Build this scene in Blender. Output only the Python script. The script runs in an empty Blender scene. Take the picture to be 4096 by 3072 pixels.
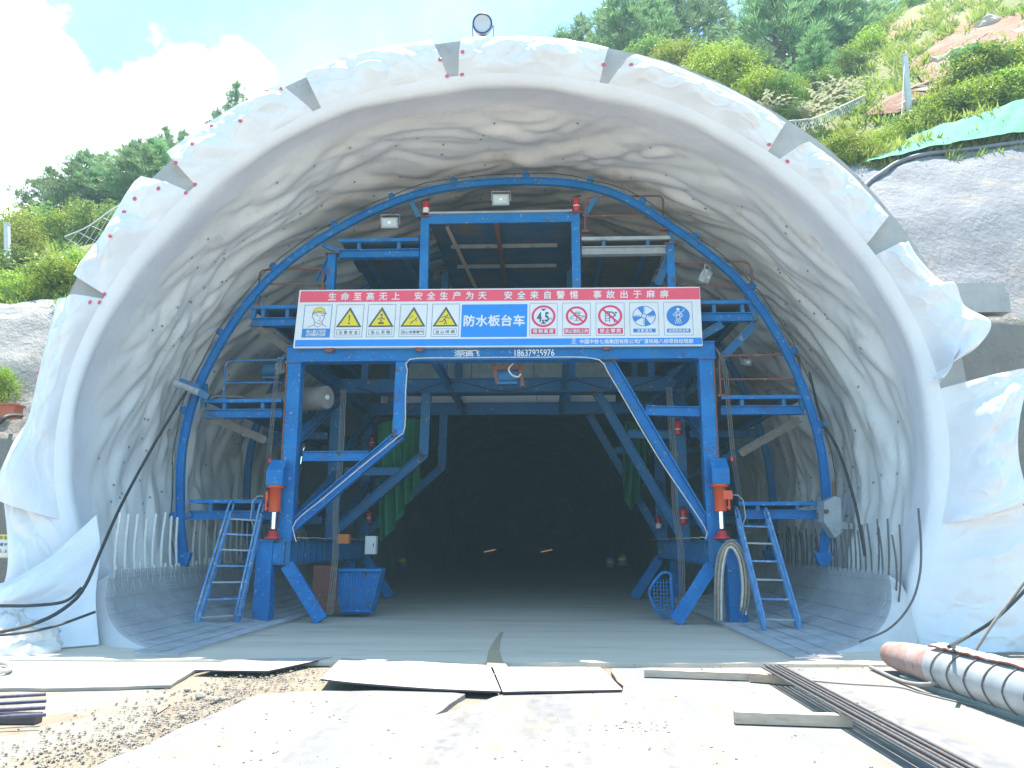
import bpy, bmesh, math, random
import numpy as np
from mathutils import Vector, Matrix, noise as mn
R = math.radians
random.seed(7)
SC = bpy.context.scene
COL = SC.collection

# ------------------------------------------------------------------ camera
CAM = Vector((0.85, 0.0, 1.5))
FP, PIT, YAW = 3150.0, R(11.4148), R(2.26315)          # focal length in photo pixels, pitch up, yaw to the left
cd = bpy.data.cameras.new('camera'); cam = bpy.data.objects.new('camera', cd); COL.objects.link(cam)
cd.sensor_width = 36.0; cd.lens = 36.0 * FP / 4096; cd.clip_end = 2000; cd.clip_start = 0.05
cam.location = CAM; cam.rotation_euler = (R(90) + PIT, 0, YAW)
SC.camera = cam

# ------------------------------------------------------------------ light
SUN_EL, SUN_AZ = R(78.5), R(18)      # azimuth measured from +Y (into the tunnel) towards +X
sdir = Vector((math.cos(SUN_EL) * math.sin(SUN_AZ), math.cos(SUN_EL) * math.cos(SUN_AZ), math.sin(SUN_EL)))
sl = bpy.data.lights.new('sun', 'SUN'); sl.energy = 4.2; sl.angle = R(0.5); sl.color = (1.0, 0.93, 0.83)
so = bpy.data.objects.new('sun', sl); COL.objects.link(so)
so.rotation_euler = (-sdir).to_track_quat('-Z', 'Y').to_euler(); so.location = sdir * 60
SC.view_settings.view_transform = 'Standard'; SC.view_settings.look = 'None'
SC.view_settings.exposure = 1.92; SC.view_settings.gamma = 1.0
SC.render.film_transparent = False
SC.cycles.max_bounces = 10; SC.cycles.diffuse_bounces = 7; SC.cycles.glossy_bounces = 3
SC.cycles.transparent_max_bounces = 6; SC.cycles.caustics_reflective = False; SC.cycles.caustics_refractive = False
SC.cycles.use_denoising = True; SC.cycles.volume_bounces = 1
HAZE = 0.0015

# pixel of the 2212-wide view -> point in the plane y = Y (or z = Z), at a chosen real distance
_f = Vector((-math.sin(YAW) * math.cos(PIT), math.cos(YAW) * math.cos(PIT), math.sin(PIT)))
_r = Vector((math.cos(YAW), math.sin(YAW), 0)); _u = _r.cross(_f)
PX = 4096 / 2212
def ray(x, y): return _f + _r * ((x * PX - 2048) / FP) - _u * ((y * PX - 1536) / FP)
def at(x, y, Y):
    d = ray(x, y); return CAM + d * ((Y - CAM.y) / d.y)
def gz(x, y, Z=0.0):
    d = ray(x, y); return CAM + d * ((Z - CAM.z) / d.z)

# ------------------------------------------------------------------ world: sky with procedural cumulus
W = bpy.data.worlds.new('World'); SC.world = W; W.use_nodes = True
nt = W.node_tree; nt.nodes.clear()
def N(nt, t, **k):
    n = nt.nodes.new(t)
    for a, v in k.items():
        if a.startswith('i_'):
            n.inputs[int(a[2:]) if a[2:].isdigit() else a[2:]].default_value = v
        else: setattr(n, a, v)
    return n
def mth(nt, op, a, b=None, clamp=False):
    n = nt.nodes.new('ShaderNodeMath'); n.operation = op; n.use_clamp = clamp
    for i, v in enumerate((a, b)):
        if v is None: continue
        if isinstance(v, (int, float)): n.inputs[i].default_value = v
        else: nt.links.new(v, n.inputs[i])
    return n.outputs[0]
sky = N(nt, 'ShaderNodeTexSky', sky_type='NISHITA', sun_disc=False, sun_elevation=SUN_EL, sun_rotation=SUN_AZ, air_density=0.9, dust_density=0.4, ozone_density=1.0)
geo = N(nt, 'ShaderNodeTexCoord')
vec = geo.outputs['Generated']
nz = N(nt, 'ShaderNodeTexNoise', i_Scale=9.0, i_Detail=9.0, i_Roughness=0.55); nt.links.new(vec, nz.inputs['Vector'])
nz2 = N(nt, 'ShaderNodeTexNoise', i_Scale=2.2, i_Detail=8.0, i_Roughness=0.6); nt.links.new(vec, nz2.inputs['Vector'])
def lobe(px, py, k, gain):
    c = ray(px, py).normalized()
    d = N(nt, 'ShaderNodeVectorMath', operation='DOT_PRODUCT'); nt.links.new(vec, d.inputs[0]); d.inputs[1].default_value = c
    a = mth(nt, 'SUBTRACT', d.outputs['Value'], 1.0); a = mth(nt, 'MULTIPLY', a, k); a = mth(nt, 'POWER', 2.718, a)
    return mth(nt, 'MULTIPLY', a, gain)
b = mth(nt, 'ADD', lobe(10, 420, 110, 0.62), lobe(240, 370, 190, 0.36))
b = mth(nt, 'ADD', b, lobe(-330, 420, 36, 0.42))
b = mth(nt, 'ADD', b, lobe(400, 330, 300, 0.27))
b = mth(nt, 'ADD', b, lobe(545, 160, 1100, 0.42))
b = mth(nt, 'ADD', b, lobe(1640, 60, 120, 0.22))
nn = mth(nt, 'MULTIPLY', mth(nt, 'SUBTRACT', nz.outputs['Fac'], 0.5), 1.25)
dens = mth(nt, 'ADD', nn, b)
mr = N(nt, 'ShaderNodeMapRange', interpolation_type='SMOOTHSTEP'); mr.inputs['From Min'].default_value = 0.26; mr.inputs['From Max'].default_value = 0.40
nt.links.new(dens, mr.inputs['Value'])
mr2 = N(nt, 'ShaderNodeMapRange', interpolation_type='SMOOTHSTEP'); mr2.inputs['From Min'].default_value = 0.45; mr2.inputs['From Max'].default_value = 0.85; mr2.inputs['To Max'].default_value = 0.28
nt.links.new(nz2.outputs['Fac'], mr2.inputs['Value'])
cf = mth(nt, 'MAXIMUM', mr.outputs['Result'], mr2.outputs['Result'])
tint = N(nt, 'ShaderNodeMixRGB', blend_type='MULTIPLY', i_Fac=1.0); tint.inputs[2].default_value = (0.80, 1.05, 1.02, 1)
nt.links.new(sky.outputs[0], tint.inputs[1])
mx = N(nt, 'ShaderNodeMixRGB'); nt.links.new(cf, mx.inputs[0]); nt.links.new(tint.outputs[0], mx.inputs[1]); mx.inputs[2].default_value = (6.2, 6.4, 6.7, 1)
bg = N(nt, 'ShaderNodeBackground', i_Strength=0.112); nt.links.new(mx.outputs[0], bg.inputs[0])
wo = N(nt, 'ShaderNodeOutputWorld'); nt.links.new(bg.outputs[0], wo.inputs[0])

# ------------------------------------------------------------------ materials
MATS = {}
def mat(name, col, rough=0.6, col2=None, nscale=3.0, amt=1.0, bump=0.0, bscale=20.0, metal=0.0, spec=0.5, stain=None, sscale=1.0, slo=0.55, shi=0.7, detail=6.0, emit=None, transl=0.0, rnd=0.0, stretch=None, coat=0.0, bdist=0.02, stain2=None, spl=None):
    if name in MATS: return MATS[name]
    m = bpy.data.materials.new(name); m.use_nodes = True; t = m.node_tree; t.nodes.clear()
    out = t.nodes.new('ShaderNodeOutputMaterial'); p = t.nodes.new('ShaderNodeBsdfPrincipled'); t.links.new(p.outputs[0], out.inputs[0])
    p.inputs['Roughness'].default_value = rough; p.inputs['Metallic'].default_value = metal; p.inputs['Specular IOR Level'].default_value = spec
    if coat: p.inputs['Coat Weight'].default_value = coat
    c4 = lambda c: (c[0], c[1], c[2], 1)
    tc = t.nodes.new('ShaderNodeTexCoord'); v = tc.outputs['Object']
    if stretch:
        mp = t.nodes.new('ShaderNodeMapping'); mp.inputs['Scale'].default_value = stretch; t.links.new(v, mp.inputs[0]); v = mp.outputs[0]
    cur = None
    if col2 is not None:
        n = N(t, 'ShaderNodeTexNoise', i_Scale=nscale, i_Detail=detail, i_Roughness=0.62); t.links.new(v, n.inputs['Vector'])
        r = N(t, 'ShaderNodeMapRange'); r.inputs['From Min'].default_value = 0.32; r.inputs['From Max'].default_value = 0.68; r.inputs['To Max'].default_value = amt
        t.links.new(n.outputs['Fac'], r.inputs['Value'])
        x = N(t, 'ShaderNodeMixRGB'); x.inputs[1].default_value = c4(col); x.inputs[2].default_value = c4(col2); t.links.new(r.outputs[0], x.inputs[0]); cur = x.outputs[0]
    for st, ss, off in ((stain2, sscale * 0.31, 17.7), (stain, sscale, 3.1), (spl, sscale * 2.6, 41.3)):
        if st is None: continue
        n = N(t, 'ShaderNodeTexNoise', i_Scale=ss, i_Detail=9.0, i_Roughness=0.68)
        mp = t.nodes.new('ShaderNodeMapping'); mp.inputs['Location'].default_value = (off, off * .7, -off); t.links.new(v, mp.inputs[0]); t.links.new(mp.outputs[0], n.inputs['Vector'])
        r = N(t, 'ShaderNodeMapRange'); r.inputs['From Min'].default_value = .60 if st is spl else slo; r.inputs['From Max'].default_value = .66 if st is spl else shi; t.links.new(n.outputs['Fac'], r.inputs['Value'])
        x = N(t, 'ShaderNodeMixRGB'); x.inputs[2].default_value = c4(st); t.links.new(r.outputs[0], x.inputs[0])
        if cur is None: x.inputs[1].default_value = c4(col)
        else: t.links.new(cur, x.inputs[1])
        cur = x.outputs[0]
    if rnd:
        oi = t.nodes.new('ShaderNodeObjectInfo'); hs = t.nodes.new('ShaderNodeHueSaturation')
        val = mth(t, 'ADD', mth(t, 'MULTIPLY', oi.outputs['Random'], 2 * rnd), 1 - rnd); t.links.new(val, hs.inputs['Value'])
        hu = mth(t, 'ADD', mth(t, 'MULTIPLY', oi.outputs['Random'], 0.04), 0.48); t.links.new(hu, hs.inputs['Hue'])
        if cur is None: hs.inputs['Color'].default_value = c4(col)
        else: t.links.new(cur, hs.inputs['Color'])
        cur = hs.outputs[0]
    if cur is None: p.inputs['Base Color'].default_value = c4(col)
    else: t.links.new(cur, p.inputs['Base Color'])
    if bump:
        n = N(t, 'ShaderNodeTexNoise', i_Scale=bscale, i_Detail=8.0, i_Roughness=0.65); t.links.new(v, n.inputs['Vector'])
        bm = N(t, 'ShaderNodeBump', i_Strength=bump, i_Distance=bdist); t.links.new(n.outputs['Fac'], bm.inputs['Height']); t.links.new(bm.outputs[0], p.inputs['Normal'])
    if emit:
        p.inputs['Emission Color'].default_value = c4(emit[0]); p.inputs['Emission Strength'].default_value = emit[1]
    if transl:
        tr = t.nodes.new('ShaderNodeBsdfTranslucent')
        if cur is not None: t.links.new(cur, tr.inputs[0])
        else: tr.inputs[0].default_value = c4(col)
        ms = t.nodes.new('ShaderNodeMixShader'); ms.inputs[0].default_value = transl
        t.links.new(p.outputs[0], ms.inputs[1]); t.links.new(tr.outputs[0], ms.inputs[2]); t.links.new(ms.outputs[0], out.inputs[0])
    MATS[name] = m; return m

M_BLUE = mat('blue_paint', (0.003, 0.135, 0.42), 0.55, (0.012, 0.20, 0.52), 2.2, stain=(0.11, 0.06, 0.045), sscale=4.5, slo=0.58, shi=0.70, bump=0.15, bscale=30, spec=0.3, stain2=(0.04, 0.17, 0.33), spl=(0.30, 0.34, 0.38))
M_BLUED = mat('blue_paint_shaded', (0.005, 0.135, 0.36), 0.6, (0.03, 0.15, 0.31), 1.8, spl=(0.26, 0.27, 0.27), stain=(0.13, 0.09, 0.07), sscale=2.4, slo=0.56, shi=0.72, bump=0.2, bscale=25)  # shade of the rear members put into the blue; rust and splashes are wear
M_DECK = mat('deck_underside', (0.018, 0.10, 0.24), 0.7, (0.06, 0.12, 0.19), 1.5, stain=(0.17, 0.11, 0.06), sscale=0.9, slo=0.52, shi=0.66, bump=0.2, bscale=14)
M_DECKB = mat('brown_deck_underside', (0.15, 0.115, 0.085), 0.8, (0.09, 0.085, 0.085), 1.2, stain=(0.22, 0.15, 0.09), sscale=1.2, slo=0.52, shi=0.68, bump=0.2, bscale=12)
M_WOOD = mat('weathered_wood', (0.42, 0.33, 0.25), 0.8, (0.55, 0.46, 0.37), 4.0, stain=(0.2, 0.14, 0.10), sscale=3.0, slo=0.58, shi=0.8, stretch=(1, 6, 6), bump=0.3, bscale=15)
M_GREYS = mat('grey_steel', (0.42, 0.45, 0.47), 0.5, (0.30, 0.33, 0.36), 5.0, stain=(0.18, 0.10, 0.06), sscale=3.0, slo=0.6, shi=0.75, bump=0.1)
M_RUST = mat('rusty_red', (0.25, 0.075, 0.055), 0.65, (0.17, 0.07, 0.055), 6.0, stain=(0.35, 0.30, 0.27), sscale=5, slo=0.6, shi=0.72, bump=0.2, bscale=40)
M_RED = mat('extinguisher_red', (0.62, 0.02, 0.03), 0.3, (0.55, 0.03, 0.03), 4, coat=0.3)
M_ORANGE = mat('jack_orange', (0.80, 0.085, 0.02), 0.4, (0.72, 0.10, 0.03), 6, bump=0.05)
M_CHROME = mat('chrome', (0.75, 0.77, 0.80), 0.18, metal=1.0)
M_BLACK = mat('black_rubber', (0.025, 0.027, 0.03), 0.6, (0.05, 0.05, 0.055), 10)
M_CABLEG = mat('dusty_cable', (0.30, 0.28, 0.26), 0.8, (0.20, 0.19, 0.18), 9)
M_WCABLE = mat('white_conduit', (0.75, 0.72, 0.68), 0.6, (0.55, 0.50, 0.46), 12)
M_WPAINT = mat('white_paint', (0.80, 0.81, 0.82), 0.5, (0.74, 0.75, 0.77), 5)
M_PVC = mat('membrane_white', (0.78, 0.785, 0.82), 0.30, (0.71, 0.715, 0.76), 0.9, stain=(0.62, 0.60, 0.57), sscale=1.3, slo=0.66, shi=0.85, bump=0.35, bscale=2.4, spec=0.5, bdist=0.07)
M_LINE = mat('membrane_lining', (0.80, 0.80, 0.80), 0.6, (0.71, 0.70, 0.685), 0.8, stain=(0.54, 0.46, 0.38), sscale=0.9, slo=0.57, shi=0.76, bump=0.4, bscale=4, spec=0.35, bdist=0.04)
M_ANCH = mat('anchor_grey', (0.40, 0.37, 0.35), 0.6, (0.22, 0.2, 0.2), 9)
M_PINK = mat('pink_disc', (0.58, 0.16, 0.24), 0.5, (0.55, 0.10, 0.15), 12)
M_CONC = mat('lining_concrete', (0.46, 0.46, 0.45), 0.85, (0.37, 0.37, 0.36), 2.2, stain=(0.24, 0.20, 0.16), sscale=3, slo=0.58, shi=0.75, bump=0.25, bscale=12)
M_SHOT = mat('shotcrete', (0.235, 0.245, 0.265), 0.9, (0.165, 0.175, 0.19), 0.9, stain=(0.31, 0.27, 0.22), sscale=1.1, slo=0.54, shi=0.70, stain2=(0.12, 0.125, 0.135), stretch=(1, 1, .5), bump=1.0, bscale=7, bdist=0.08)  # right slope's lack of sun put into a darker base colour
M_SHOTB = mat('rough_shotcrete', (0.30, 0.28, 0.25), 0.9, (0.22, 0.21, 0.19), 1.5, stain=(0.14, 0.14, 0.08), sscale=1.4, slo=0.56, shi=0.72, bump=1.0, bscale=9, bdist=0.08)
M_ROCK = mat('tunnel_shotcrete', (0.40, 0.47, 0.50), 0.9, (0.30, 0.38, 0.42), 0.7, bump=0.8, bscale=3, bdist=0.1)
M_BANW = mat('banner_white', (0.78, 0.80, 0.84), 0.4, (0.74, 0.76, 0.80), 1.2, stain=(0.66, 0.66, 0.66), sscale=2.5, slo=.56, shi=.8)
M_BANR = mat('banner_red', (0.88, 0.085, 0.15), 0.4, (0.83, 0.09, 0.155), 3)
M_BANB = mat('banner_blue', (0.015, 0.27, 0.80), 0.4, (0.015, 0.25, 0.77), 3)
M_SIGB = mat('sign_blue', (0.035, 0.22, 0.62), 0.45)
M_SIGY = mat('sign_yellow', (0.80, 0.66, 0.02), 0.45)
M_SIGK = mat('sign_grey_black', (0.10, 0.10, 0.10), 0.5)
M_SIGD = mat('sign_navy', (0.07, 0.10, 0.20), 0.5)
M_SIGR = mat('sign_crimson', (0.75, 0.04, 0.13), 0.45)
M_GLASS = mat('lamp_glass', (0.50, 0.55, 0.60), 0.15, (0.45, 0.5, 0.56), 8, spec=0.7)
M_LED = mat('led_chip', (0.9, 0.9, 0.85), 0.3)
M_GREEN = mat('green_netting', (0.008, 0.11, 0.045), 0.9, (0.014, 0.17, 0.075), 2.5, stretch=(6, 6, 0.5), bump=0.2)
M_TARP = mat('green_tarp', (0.14, 0.34, 0.24), 0.8, (0.10, 0.28, 0.19), 1.3, bump=0.4, bscale=3, bdist=0.06, spec=0.1)
M_REBAR = mat('rebar_steel', (0.16, 0.155, 0.16), 0.55, (0.10, 0.095, 0.10), 30, stain=(0.23, 0.13, 0.08), sscale=9, slo=0.6, shi=0.74, metal=0.3, bump=0.5, bscale=90)
M_SLEEVE = mat('pale_sleeve', (0.78, 0.78, 0.75), 0.6, (0.70, 0.69, 0.66), 7)
M_MATBAR = mat('mat_bar', (0.34, 0.35, 0.39), 0.6, (0.46, 0.46, 0.50), 3, metal=0.2)
M_PLY = mat('plywood', (0.46, 0.435, 0.42), 0.75, (0.38, 0.345, 0.325), 3, stain=(0.33, 0.27, 0.2), sscale=3, slo=0.58, shi=0.72, bump=0.2, bscale=25)
M_PLYD = mat('plywood_film', (0.05, 0.035, 0.06), 0.5, (0.07, 0.05, 0.06), 5)
M_DUCT = mat('pipe_white', (0.42, 0.45, 0.475), 0.35, (0.30, 0.34, 0.37), 3, stain=(0.36, 0.28, 0.24), sscale=2.5, slo=0.6, shi=0.78, bump=0.1)
M_PINKR = mat('pipe_end_rusty', (0.42, 0.32, 0.30), 0.7, (0.30, 0.18, 0.15), 3, stain=(0.25, 0.10, 0.07), sscale=4, slo=0.56, shi=0.7, bump=0.3)
M_CLOTH = mat('white_cloth', (0.78, 0.78, 0.78), 0.8, (0.68, 0.66, 0.64), 4, bump=0.4, bscale=9, bdist=0.03)
M_BRICK = mat('orange_brick_red', (0.52, 0.14, 0.06), 0.7, (0.42, 0.12, 0.06), 3)
M_TRUNK = mat('bark', (0.11, 0.075, 0.05), 0.9, (0.17, 0.12, 0.085), 6, bump=0.6, bscale=12)
M_PINE = mat('pine_needles', (0.14, 0.26, 0.11), 0.55, (0.24, 0.37, 0.15), 1.1, rnd=0.25, transl=0.35)
M_LEAF = mat('broad_leaves', (0.21, 0.34, 0.035), 0.5, (0.36, 0.43, 0.05), 0.9, rnd=0.28, transl=0.42)
M_LEAFD = mat('dark_leaves', (0.13, 0.26, 0.055), 0.5, (0.24, 0.36, 0.075), 0.9, rnd=0.25, transl=0.35)
M_GRASS = mat('grass_blades', (0.20, 0.33, 0.045), 0.6, (0.38, 0.42, 0.10), 0.5, transl=0.4)
M_FERN = mat('pale_fronds', (0.28, 0.33, 0.20), 0.6, (0.40, 0.38, 0.28), 1, transl=0.4)
M_HILL = mat('hill_soil', (0.13, 0.16, 0.04), 0.95, (0.22, 0.22, 0.08), 0.5, stain=(0.34, 0.17, 0.11), sscale=0.16, slo=0.53, shi=0.60, bump=0.8, bscale=4, bdist=0.1)
M_REDSOIL = mat('red_soil', (0.26, 0.125, 0.08), 0.95, (0.34, 0.20, 0.14), 1.4, stain=(0.42, 0.37, 0.33), sscale=0.9, slo=0.56, shi=0.66, stain2=None, bump=1.0, bscale=3, bdist=0.15)
M_GALV = mat('galvanised', (0.62, 0.64, 0.66), 0.45, (0.52, 0.54, 0.56), 6)
M_STONE = mat('gravel_stone', (0.29, 0.265, 0.225), 0.9, (0.21, 0.195, 0.17), 8, bump=0.3)

# ------------------------------------------------------------------ mesh builder
class MB:
    def __init__(s): s.v = []; s.f = []; s.m = []; s.sm = []
    def add(s, vs, fs, mi=0, smooth=False):
        b = len(s.v); s.v.extend([tuple(v) for v in vs])
        for f in fs: s.f.append(tuple(b + i for i in f)); s.m.append(mi); s.sm.append(smooth)
        return s
    def box(s, lo, hi, mi=0):
        x0, y0, z0 = lo; x1, y1, z1 = hi
        return s.add([(x0,y0,z0),(x1,y0,z0),(x1,y1,z0),(x0,y1,z0),(x0,y0,z1),(x1,y0,z1),(x1,y1,z1),(x0,y1,z1)],
            [(3,2,1,0),(4,5,6,7),(0,1,5,4),(1,2,6,5),(2,3,7,6),(3,0,4,7)], mi)
    def cbox(s, c, d, mi=0):
        return s.box([c[i]-d[i]/2 for i in range(3)], [c[i]+d[i]/2 for i in range(3)], mi)
    def bar(s, p0, p1, w, h, side=Vector((1,0,0)), mi=0):
        """rectangular bar; w along the direction nearest to side, h across"""
        p0, p1 = Vector(p0), Vector(p1); d = (p1 - p0).normalized(); sd = Vector(side)
        a = (sd - d * sd.dot(d))
        if a.length < 1e-4: a = d.orthogonal()
        a.normalize(); c = d.cross(a)
        vs = [p + a * (w/2*i) + c * (h/2*j) for p in (p0, p1) for i, j in ((-1,-1),(1,-1),(1,1),(-1,1))]
        return s.add(vs, [(0,1,2,3),(7,6,5,4),(0,4,5,1),(1,5,6,2),(2,6,7,3),(3,7,4,0)], mi)
    def ibar(s, p0, p1, w, h, side, t=0.02, mi=0):
        """I-section: flanges of width w (along side) at distance h apart"""
        p0, p1 = Vector(p0), Vector(p1); d = (p1 - p0).normalized(); sd = Vector(side)
        a = sd - d * sd.dot(d); a.normalize(); c = d.cross(a); o = c * (h/2 - t/2)
        s.bar(p0 + o, p1 + o, w, t, a, mi); s.bar(p0 - o, p1 - o, w, t, a, mi)
        return s.bar(p0, p1, t, h - 2*t - .002, a, mi)
    def tube(s, pts, r, n=8, mi=0, cap=True, closed=False):
        pts = [Vector(p) for p in pts]; k = len(pts); rs = r if isinstance(r, (list, tuple)) else [r]*k
        vs = []; up = None
        for i, p in enumerate(pts):
            d = ((pts[(i+1) % k] if closed else pts[min(i+1, k-1)]) - (pts[i-1] if closed else pts[max(i-1, 0)]))
            d = d.normalized() if d.length > 1e-9 else Vector((0,0,1))
            if up is None: up = d.orthogonal().normalized()
            else:
                up = up - d * up.dot(d); up = up.normalized() if up.length > 1e-6 else d.orthogonal().normalized()
            c = d.cross(up)
            for j in range(n):
                a = 2*math.pi*j/n; vs.append(p + (up*math.cos(a) + c*math.sin(a))*rs[i])
        fs = []
        for i in range(k if closed else k-1):
            q = (i+1) % k
            for j in range(n): fs.append((i*n+j, i*n+(j+1)%n, q*n+(j+1)%n, q*n+j))
        s.add(vs, fs, mi, True)
        if cap and not closed: s.add(vs[:n], [tuple(reversed(range(n)))], mi); s.add(vs[-n:], [tuple(range(n))], mi)
        return s
    def lathe(s, prof, c=(0,0,0), axis='z', n=20, mi=0, smooth=True):
        c = Vector(c); vs = []
        for r, h in prof:
            for j in range(n):
                a = 2*math.pi*j/n; x, y = r*math.cos(a), r*math.sin(a)
                vs.append(c + Vector({'z':(x,y,h),'y':(x,h,-y) if 0 else (x,h,y),'x':(h,x,y)}[axis]))
        fs = [(i*n+j, i*n+(j+1)%n, (i+1)*n+(j+1)%n, (i+1)*n+j) for i in range(len(prof)-1) for j in range(n)]
        return s.add(vs, fs, mi, smooth)
    def grid(s, P, mi=0, smooth=True, flip=False):
        n = len(P); m = len(P[0]); vs = [p for row in P for p in row]
        fs = [(i*m+j, i*m+j+1, (i+1)*m+j+1, (i+1)*m+j) for i in range(n-1) for j in range(m-1)]
        if flip: fs = [f[::-1] for f in fs]
        return s.add(vs, fs, mi, smooth)
    def prism(s, poly, y0, y1, mi=0):
        """polygon in x-z extruded along y"""
        n = len(poly); vs = [(p[0], y0, p[1]) for p in poly] + [(p[0], y1, p[1]) for p in poly]
        return s.add(vs, [tuple(range(n)), tuple(reversed(range(n, 2*n)))] + [(i, i+n, (i+1)%n+n, (i+1)%n) for i in range(n)], mi)
    def build(s, name, mats, parent=None, loc=None):
        if not isinstance(mats, (list, tuple)): mats = [mats]
        me = bpy.data.meshes.new(name)
        L = Vector(loc) if loc is not None else (parent.location.copy() if parent is not None and parent.get('_w') else Vector())
        me.from_pydata([tuple(Vector(v) - L) for v in s.v] if L.length else s.v, [], s.f)
        for m in mats: me.materials.append(m)
        me.polygons.foreach_set('material_index', s.m); me.polygons.foreach_set('use_smooth', s.sm); me.update()
        o = bpy.data.objects.new(name, me); COL.objects.link(o)
        if parent is not None:
            o.parent = parent; o['_w'] = 0
            if parent.get('_w') is not None and '_p' in parent.keys(): pass
        elif loc is not None: o.location = L
        return o
def tag(o, label=None, cat=None, group=None, kind=None):
    for k, v in (('label', label), ('category', cat), ('group', group), ('kind', kind)):
        if v: o[k] = v
    return o
def thing(name, loc, label, cat, group=None):
    """an Empty at the thing's base; parts are built in world coordinates and stored relative to it"""
    o = bpy.data.objects.new(name, None); COL.objects.link(o); o.location = Vector(loc); o.empty_display_size = 0.2
    o['_w'] = 1
    return tag(o, label, cat, group)
def sub(mb, name, mats, parent):
    """a sub-part: coordinates stored relative to the thing, the same frame as its part"""
    root = parent.parent; L = root.location if root is not None else (parent.location)
    me_o = MB.build(mb, name, mats, None)
    me = me_o.data; me.transform(Matrix.Translation(-L)); me_o.parent = parent
    return me_o
def copy_thing(o, loc, rz=None, sc=None):
    c = o.copy(); COL.objects.link(c); c.location = loc
    if rz is not None: c.rotation_euler = (0, 0, rz)
    if sc is not None: c.scale = sc if hasattr(sc, '__len__') else (sc, sc, sc)
    for ch in o.children:
        d = ch.copy(); COL.objects.link(d); d.parent = c
        for g in ch.children:
            e = g.copy(); COL.objects.link(e); e.parent = d
    return c
def fbm(x, y, z, o=4): return mn.fractal(Vector((x, y, z)), 1.0, 2.0, o)
def lerp(a, b, t): return a + (b - a) * t
def interp(x, xs, ys): return float(np.interp(x, xs, ys))
def smooth_curve(pts, n):
    """Catmull-Rom through points, n samples evenly by length"""
    P = [Vector(p) for p in pts]; P = [P[0]*2-P[1]] + P + [P[-1]*2-P[-2]]; out = []
    for i in range(1, len(P)-2):
        for k in range(24):
            t = k/24; a, b, c, d = P[i-1:i+3]
            out.append(0.5*((2*b) + (c-a)*t + (2*a-5*b+4*c-d)*t*t + (3*b-a-3*c+d)*t**3))
    out.append(P[-2]); L = [0.0]
    for i in range(1, len(out)): L.append(L[-1] + (out[i]-out[i-1]).length)
    res = []; j = 0
    for k in range(n):
        s = L[-1]*k/(n-1)
        while j < len(L)-2 and L[j+1] < s: j += 1
        t = (s-L[j])/max(1e-9, L[j+1]-L[j]); res.append(out[j].lerp(out[j+1], min(1, max(0, t))))
    return res
_GL = {}
def glyph(ch, bold=0.012):
    """triangles of one character in a unit box centred on 0 (the font that ships with the program)"""
    key = (ch, bold)
    if key not in _GL:
        cu = bpy.data.curves.new('glyph', 'FONT'); cu.body = ch; cu.size = 1.0; cu.offset = bold; cu.resolution_u = 3
        o = bpy.data.objects.new('glyph', cu); COL.objects.link(o); dg = bpy.context.evaluated_depsgraph_get(); dg.update()
        me = o.evaluated_get(dg).to_mesh(); vs = [v.co.copy() for v in me.vertices]; fs = [tuple(p.vertices) for p in me.polygons]
        o.evaluated_get(dg).to_mesh_clear(); bpy.data.objects.remove(o); bpy.data.curves.remove(cu)
        if vs:
            x0 = min(v.x for v in vs); x1 = max(v.x for v in vs); y0 = min(v.y for v in vs); y1 = max(v.y for v in vs)
        else: x0 = x1 = y0 = y1 = 0
        _GL[key] = (vs, fs, x0, x1, y0, y1)
    return _GL[key]
# ================================================================== setting
YP = 12.42                                               # plane of the tunnel mouth
HALF = [(0.0,9.32),(1.7,9.12),(2.95,8.74),(4.2,8.0),(5.1,7.25),(5.95,6.15),(6.45,5.2),(6.75,4.3),(6.87,3.4),(6.83,2.6),(6.6,1.75),(6.3,1.0),(6.0,0.0)]
PROF = smooth_curve([(-x, 0, z) for x, z in reversed(HALF[1:])] + [(x, 0, z) for x, z in HALF], 361)
PROF = [Vector((p.x + 0.05, 0, p.z)) for p in PROF]; NU = len(PROF)
PNOR = []
for i in range(NU):
    d = PROF[min(i+1, NU-1)] - PROF[max(i-1, 0)]; PNOR.append(Vector((-d.z, 0, d.x)).normalized())   # outwards
def ring(i, off, y): p = PROF[i] + PNOR[i]*off; return Vector((p.x, y, p.z))
def ringu(u, off, y):
    f = max(0, min(NU-1.001, u)); i = int(f); t = f - i
    return ring(i, off, y).lerp(ring(i+1, off, y), t)
def uof(px, py):
    best = min(range(NU), key=lambda i: (at(px, py, 12.32) - ring(i, 0.18, 12.32)).length); return best

# ground: one dirt sheet out to the horizon (the part under the tunnel too)
g = MB()
xs = sorted(set([-400,-150,-60,-30,-16] + [x*0.25 for x in range(-40, 41)] + [16,30,60,150,400])); ys = sorted(set([-300,-100,-30,-8,-2] + [y*0.25 for y in range(0, 52)] + [14,18,30,60,150,600]))
def gh(x, y):
    if not (-10 < x < 10 and 0.2 < y < 12.4): return -0.012
    return -0.012 + 0.018*fbm(x*1.1, y*1.1, 3.3) - 0.01
g.grid([[(x, y, gh(x, y)) for x in xs] for y in ys])
M_DIRT = mat('dirt_ground', (0.27, 0.225, 0.165), 0.95, (0.19, 0.155, 0.115), 1.6, stain=(0.25, 0.235, 0.215), sscale=3.5, slo=0.5, shi=0.7, bump=0.9, bscale=14, bdist=0.03)
tag(g.build('ground', M_DIRT), kind='structure')
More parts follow.
